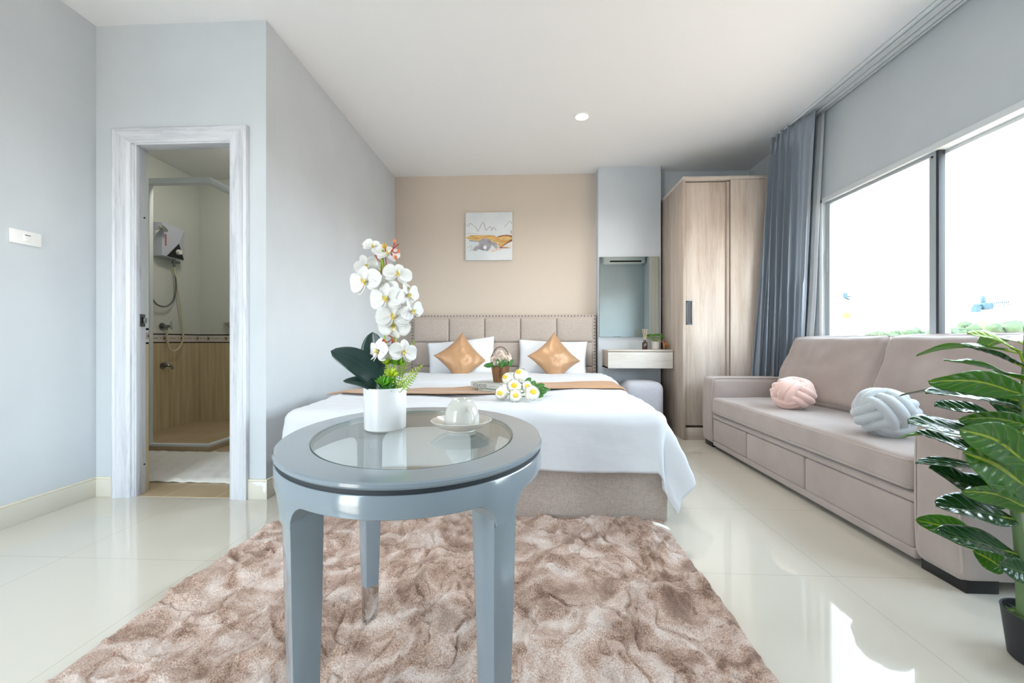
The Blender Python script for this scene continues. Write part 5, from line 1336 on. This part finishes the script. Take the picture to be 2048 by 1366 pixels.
# ---------------------------------------------------------------- fig plant
fg = thing('fig_plant', (1.385, 1.155, 0), 'tall artificial fig plant with glossy leaves in a small black pot beside the sofa', 'potted plant')
pc = V((1.385, 1.155, 0))
bm = BM(); lathe(bm, [(0, 0), (.060, 0), (.064, .004), (.077, .125), (.078, .130), (.073, .130), (.069, .11), (0, .108)], pc, 56); obj('pot', bm, M['blackmat'], fg)
bm = BM()
for k in range(150):
    a = random.uniform(0, 6.28); r = .064 * sqrt(random.random()); p_ = pc + V((r * cos(a), r * sin(a), .108)); blade(bm, p_, (random.uniform(-1, 1), random.uniform(-1, 1), random.uniform(.3, 1.4)), (0, 0, 1), random.uniform(.015, .034), .004, 1.2, nu=4, nv=2)
lathe(bm, [(0, .118), (.04, .117), (.069, .109)], pc, 30)
obj('moss', bm, M['moss'], fg, 60)
YF = 1.18
def fp(px, py, dy=0.0): return on_y(px, py, YF + dy)
tr_pts = [fp(2046, 1205, .0), fp(2041, 1120, .0), fp(2034, 1050, .0), fp(2027, 985, .0), fp(2032, 900, .0), fp(2044, 820, .01), fp(2050, 740, .01), fp(2052, 690, .01), fp(2054, 640, .01)]
tr_pts[0].z = .10; tl = spline(tr_pts, 5)
bm = BM(); tube(bm, tl, [.0125 - .008 * i / (len(tl) - 1) for i in range(len(tl))], 12); obj('trunk', bm, M['trunk'], fg)
def fleaf(tip, base, W, m, nrm, bow=0.0, dyt=0.0, dyb=0.0, p_=.8, vf=.25, wave=.05, petiole=True):
    """glossy ridged leaf from base pixel to tip pixel"""
    b0 = fp(base[0], base[1], dyb); t0 = fp(tip[0], tip[1], dyt); mid = (b0 + t0) / 2 + V((0, 0, bow * (t0 - b0).length))
    L = spline([b0, mid, t0], 12); nL = len(L) - 1; nrm = V(nrm).normalized(); Wm = W * YF / F_PX; bm = BM(); ph = random.random() * 6
    nv = 7
    def f(u, v):
        i = min(int(u * nL), nL - 1); c_ = L[i].lerp(L[i + 1], u * nL - i); d = (L[min(i + 1, nL)] - L[i]).normalized(); s_ = d.cross(nrm).normalized(); up = s_.cross(d)
        uu = min(1, max(0, u)); ws = Wm * max(0, sin(pi * uu ** p_)) ** .55; k = (v - .5) * 2
        rid = .0022 * sin(2 * pi * (u * nv - abs(k) * .9)) * min(1, abs(k) * 3) * (1 - abs(k) ** 3)
        return c_ + s_ * (k * ws * .5 * cos(vf)) + up * (abs(k) * ws * .5 * sin(vf) + wave * ws * sin(u * 9 + ph + (2 if k > 0 else 0)) * k * k + rid)
    grid(bm, f, 44, 14, uv=True)
    o = surf('leaf', bm, M[m], fg, thick=.0012, smooth=80)
    if petiole:
        near = min(tl, key=lambda q: (q - (b0 - V((0, 0, .03)))).length)
        b2 = BM(); tube(b2, spline([near, (near + b0) / 2 + V((0, 0, -.004)), b0, L[4]], 5), .003, 6); obj('petiole', b2, M['greenstem'], o)
UPL, UPF, DN = (-.15, -.45, 1), (0, -.8, .7), (0, -.9, -.35)
fleaf((1935, 667), (2038, 704), 38, 'figlit', (.2, -.55, .8), .06, -.02, .0, .9)
fleaf((1926, 691), (2050, 735), 34, 'figleafd', (.1, -.12, 1), .03, .02, .0, .9)
fleaf((1888, 720), (2047, 760), 44, 'figleaf', (.05, -.16, 1), .03, -.02, .0, .9, wave=.12)
fleaf((1856, 762), (2052, 792), 52, 'figleaf', (0, -1, -.55), .06, -.08, -.02, .95)
fleaf((1851, 786), (2038, 822), 60, 'figleafd', (0, -.30, 1), .04, -.04, .01, .9)
fleaf((1869, 812), (1990, 832), 52, 'figleafd', (.1, -.45, 1), .03, .06, .05, .9)
fleaf((1917, 838), (2054, 850), 42, 'figleaf', (0, -.9, -.5), .05, -.06, -.02, 1.0)
fleaf((1816, 846), (1995, 895), 66, 'figleafd', (-.05, -.5, 1), .05, -.05, .01, .85)
fleaf((1834, 866), (1975, 905), 60, 'figleafd', (-.05, -.38, 1), -.02, .02, .02, .9)
fleaf((1918, 858), (2062, 935), 64, 'figleaf', (.15, -1, -.25), .07, -.14, -.05, .95)
fleaf((1927, 905), (2052, 975), 100, 'figleaf', (.3, -1, -.05), .05, -.10, -.02, .9, vf=.3)
fleaf((1831, 926), (2018, 958), 40, 'figleafd', (0, -.28, 1), .05, -.06, .0, .85)
fleaf((1858, 935), (2008, 975), 56, 'figleafd', (0, -.75, .8), -.08, -.04, .0, .9)
fleaf((1924, 982), (2058, 1018), 42, 'figleaf', (.1, -1, -.35), .06, -.10, -.03, .95)
fleaf((1872, 1012), (2028, 1040), 66, 'figleafd', (0, -.62, 1), .02, -.05, .0, .95)
fleaf((1831, 1040), (1960, 1090), 48, 'figleaf', (.25, -1, .25), .06, .03, .05, .8)
fleaf((1874, 1066), (2034, 1110), 60, 'figleafd', (0, -.62, 1), .02, -.06, .0, .95)
fleaf((1946, 1102), (2010, 1140), 44, 'figleaf', (.3, -1, .0), .04, .03, .03, .9)
fleaf((1996, 1128), (2066, 1152), 42, 'figleafd', (.1, -1, .4), .0, -.07, -.05, .9)
fleaf((1975, 985), (2030, 1000), 60, 'figleafd', (0, -1, .3), .0, .08, .04, .9)
# crown going out of the frame on the right and towards the back
for i, (zz, an, L_) in enumerate([(.95, 20, .22), (.90, -30, .24), (.86, 60, .24), (.80, 10, .26), (.76, -60, .26), (.72, 40, .26), (.66, -15, .27), (.62, 80, .25), (.55, 25, .26), (.50, -40, .25), (.42, 30, .22), (.36, -10, .20), (.84, 110, .22), (.70, 120, .24), (.58, 130, .22)]):
    b0 = min(tl, key=lambda q: abs(q.z - zz)); a = radians(an); d = V((cos(a), sin(a), .25)); bm = BM()
    if b0.y + d.y * L_ > 1.40: d = V((cos(a), .25, .3)).normalized()
    blade(bm, b0 + d * .03, d, (0, 0, 1), L_, .085, .7, .25, .06, 1.5, p=.9, q=.6, nu=20, nv=8)
    lf = surf('leaf', bm, M['figleafd' if i % 2 else 'figleaf'], fg, thick=.0012, smooth=80)
    b2 = BM(); tube(b2, [b0, b0 + d * .04], .003, 6); obj('petiole', b2, M['greenstem'], lf)
# ================================================================== OUTSIDE THE WINDOW
bm = BM(); box(bm, XR + 1, 400, -150, 320, -13, -12); struct(obj('ground', bm, M['concrete'], origin=(50, 50, -12)))
def far(px, py, x): return on_x(px, py, x)
trees = [(1745, 669, 1.6), (1762, 666, 2.0), (1790, 664, 2.2), (1815, 664, 2.2), (1838, 661, 2.4), (1880, 664, 2.4), (1897, 660, 2.4), (1912, 656, 2.8), (1931, 652, 3.2), (1945, 655, 2.6), (1983, 656, 2.4), (1999, 660, 2.2), (2016, 657, 2.6), (2032, 650, 3.0), (2050, 655, 3.0)]
ORD = ['first', 'second', 'third', 'fourth', 'fifth', 'sixth', 'seventh', 'eighth', 'ninth', 'tenth', 'eleventh']
for i, (px_, py_, r) in enumerate(trees):
    c_ = far(px_, py_ + 4, 85 + (i % 5) * 9)
    t = thing('tree', (c_.x, c_.y, -12), 'distant hazy tree through the %s window pane, %s from the left' % (('left', ORD[i]) if i < 5 else ('right', ORD[i - 5])), 'tree', 'distant treeline beyond the window')
    bm = BM(); rr = random.Random(i)
    for k in range(9):
        q = V((c_.x + rr.uniform(-1, 1) * r * .6, c_.y + rr.uniform(-1, 1) * r * .9, c_.z - r * .4 + rr.uniform(-.5, .55) * r)); s_ = r * rr.uniform(.35, .6)
        ball(bm, q, s_, 14, 9, lambda d: 1 + .35 * fbm(d.x * 2 + q.x, d.y * 2 + q.y, d.z * 2))
    ball(bm, (c_.x, c_.y, c_.z - r * 1.6), (r * 1.1, r * 1.3, r * 1.4), 14, 9)
    obj('crown', bm, M['treecrown'], t, 80)
    bm = BM(); tube(bm, [(c_.x, c_.y, -12), (c_.x, c_.y, c_.z - r)], [.35, .2], 8); obj('trunk', bm, M['treetrunk'], t)
def lattice(bm, a, b_, w_, n, r=.09, up=V((0, 0, 1))):
    a = V(a); b_ = V(b_); d = (b_ - a); s_, u_ = frame_of(d, up if abs(d.normalized().dot(up)) < .9 else V((1, 0, 0)))
    cs = [(1, 1), (-1, 1), (-1, -1), (1, -1)]
    for i, j in cs: tube(bm, [a + (s_ * i + u_ * j) * w_ / 2, b_ + (s_ * i + u_ * j) * w_ / 2], r, 4)
    for k in range(n):
        for q in range(4):
            c0 = cs[q]; c1 = cs[(q + 1) % 4]; p = a + d * k / n; p2 = a + d * (k + 1) / n
            tube(bm, [p + (s_ * c0[0] + u_ * c0[1]) * w_ / 2, p2 + (s_ * c1[0] + u_ * c1[1]) * w_ / 2], r * .7, 4)
def crane(base_px, top_y, x, jib_px, jib_y, cnt_px, lab, mm, s=1.0):
    top = far(base_px, top_y, x); b0 = V((top.x, top.y, -12))
    t = thing('tower_crane', b0, lab, 'crane')
    bm = BM(); lattice(bm, b0, top, 1.6 * s, 16, .10); obj('mast', bm, M['cranered'], t, 0)
    bm = BM(); box(bm, top.x - 2.0 * s, top.x + 2.0 * s, top.y - 2.4 * s, top.y + 2.4 * s, top.z - 9, top.z - 6.5, .1); obj('climbing_frame', bm, M['cranered'], t)
    bm = BM(); box(bm, top.x - 1.4 * s, top.x + 1.4 * s, top.y - 1.8 * s, top.y + 1.8 * s, top.z - .6, top.z + 1.6, .1); box(bm, top.x - .5, top.x + .5, top.y - .4, top.y + .4, top.z + 1.6, top.z + 4 * s, .1); obj('operator_cab', bm, M[mm], t)
    jt = far(jib_px, jib_y, x + 5); bm = BM(); lattice(bm, top + V((0, 0, .8)), jt, 1.1 * s, 14, .12); obj('jib', bm, M[mm], t, 0)
    ct = far(cnt_px, top_y - 1, x - 3); bm = BM(); lattice(bm, top + V((0, 0, .8)), ct, 1.1 * s, 5, .12); box(bm, ct.x - .8, ct.x + .8, ct.y - .8, ct.y + .8, ct.z - 1.6, ct.z + .4); obj('counter_jib', bm, M[mm], t, 0)
crane(1682, 594, 130, 1700, 597, 1674, 'tower crane with orange mast seen through the left pane of the window', 'craneblue', 1.0)
crane(1966, 616, 150, 2022, 606, 1952, 'tower crane with long blue jib seen through the window nearer the fig plant', 'craneblue', 1.0)
b_ = far(1967, 655, 120); bm = BM()
box(bm, b_.x - 4, b_.x + 4, b_.y - 2.6, b_.y + 2.6, -12, b_.z + 1.4); bb_ = thing('distant_building', (b_.x, b_.y, -12), 'distant orange-white building block under the crane beyond the window', 'building'); obj('shell', bm, mat('orange_facade', '#a86f50', .8), bb_)
for k in range(3):
    for q in range(3):
        bm = BM(); box(bm, b_.x - 4.05, b_.x - 3.95, b_.y - 2.1 + q * 1.6, b_.y - 1.1 + q * 1.6, b_.z - .2 - k * 1.6, b_.z + .7 - k * 1.6); obj('window', bm, mat('dark_window', '#5b5f66', .3) if (k, q) == (0, 0) else bpy.data.materials['dark_window'], bb_)
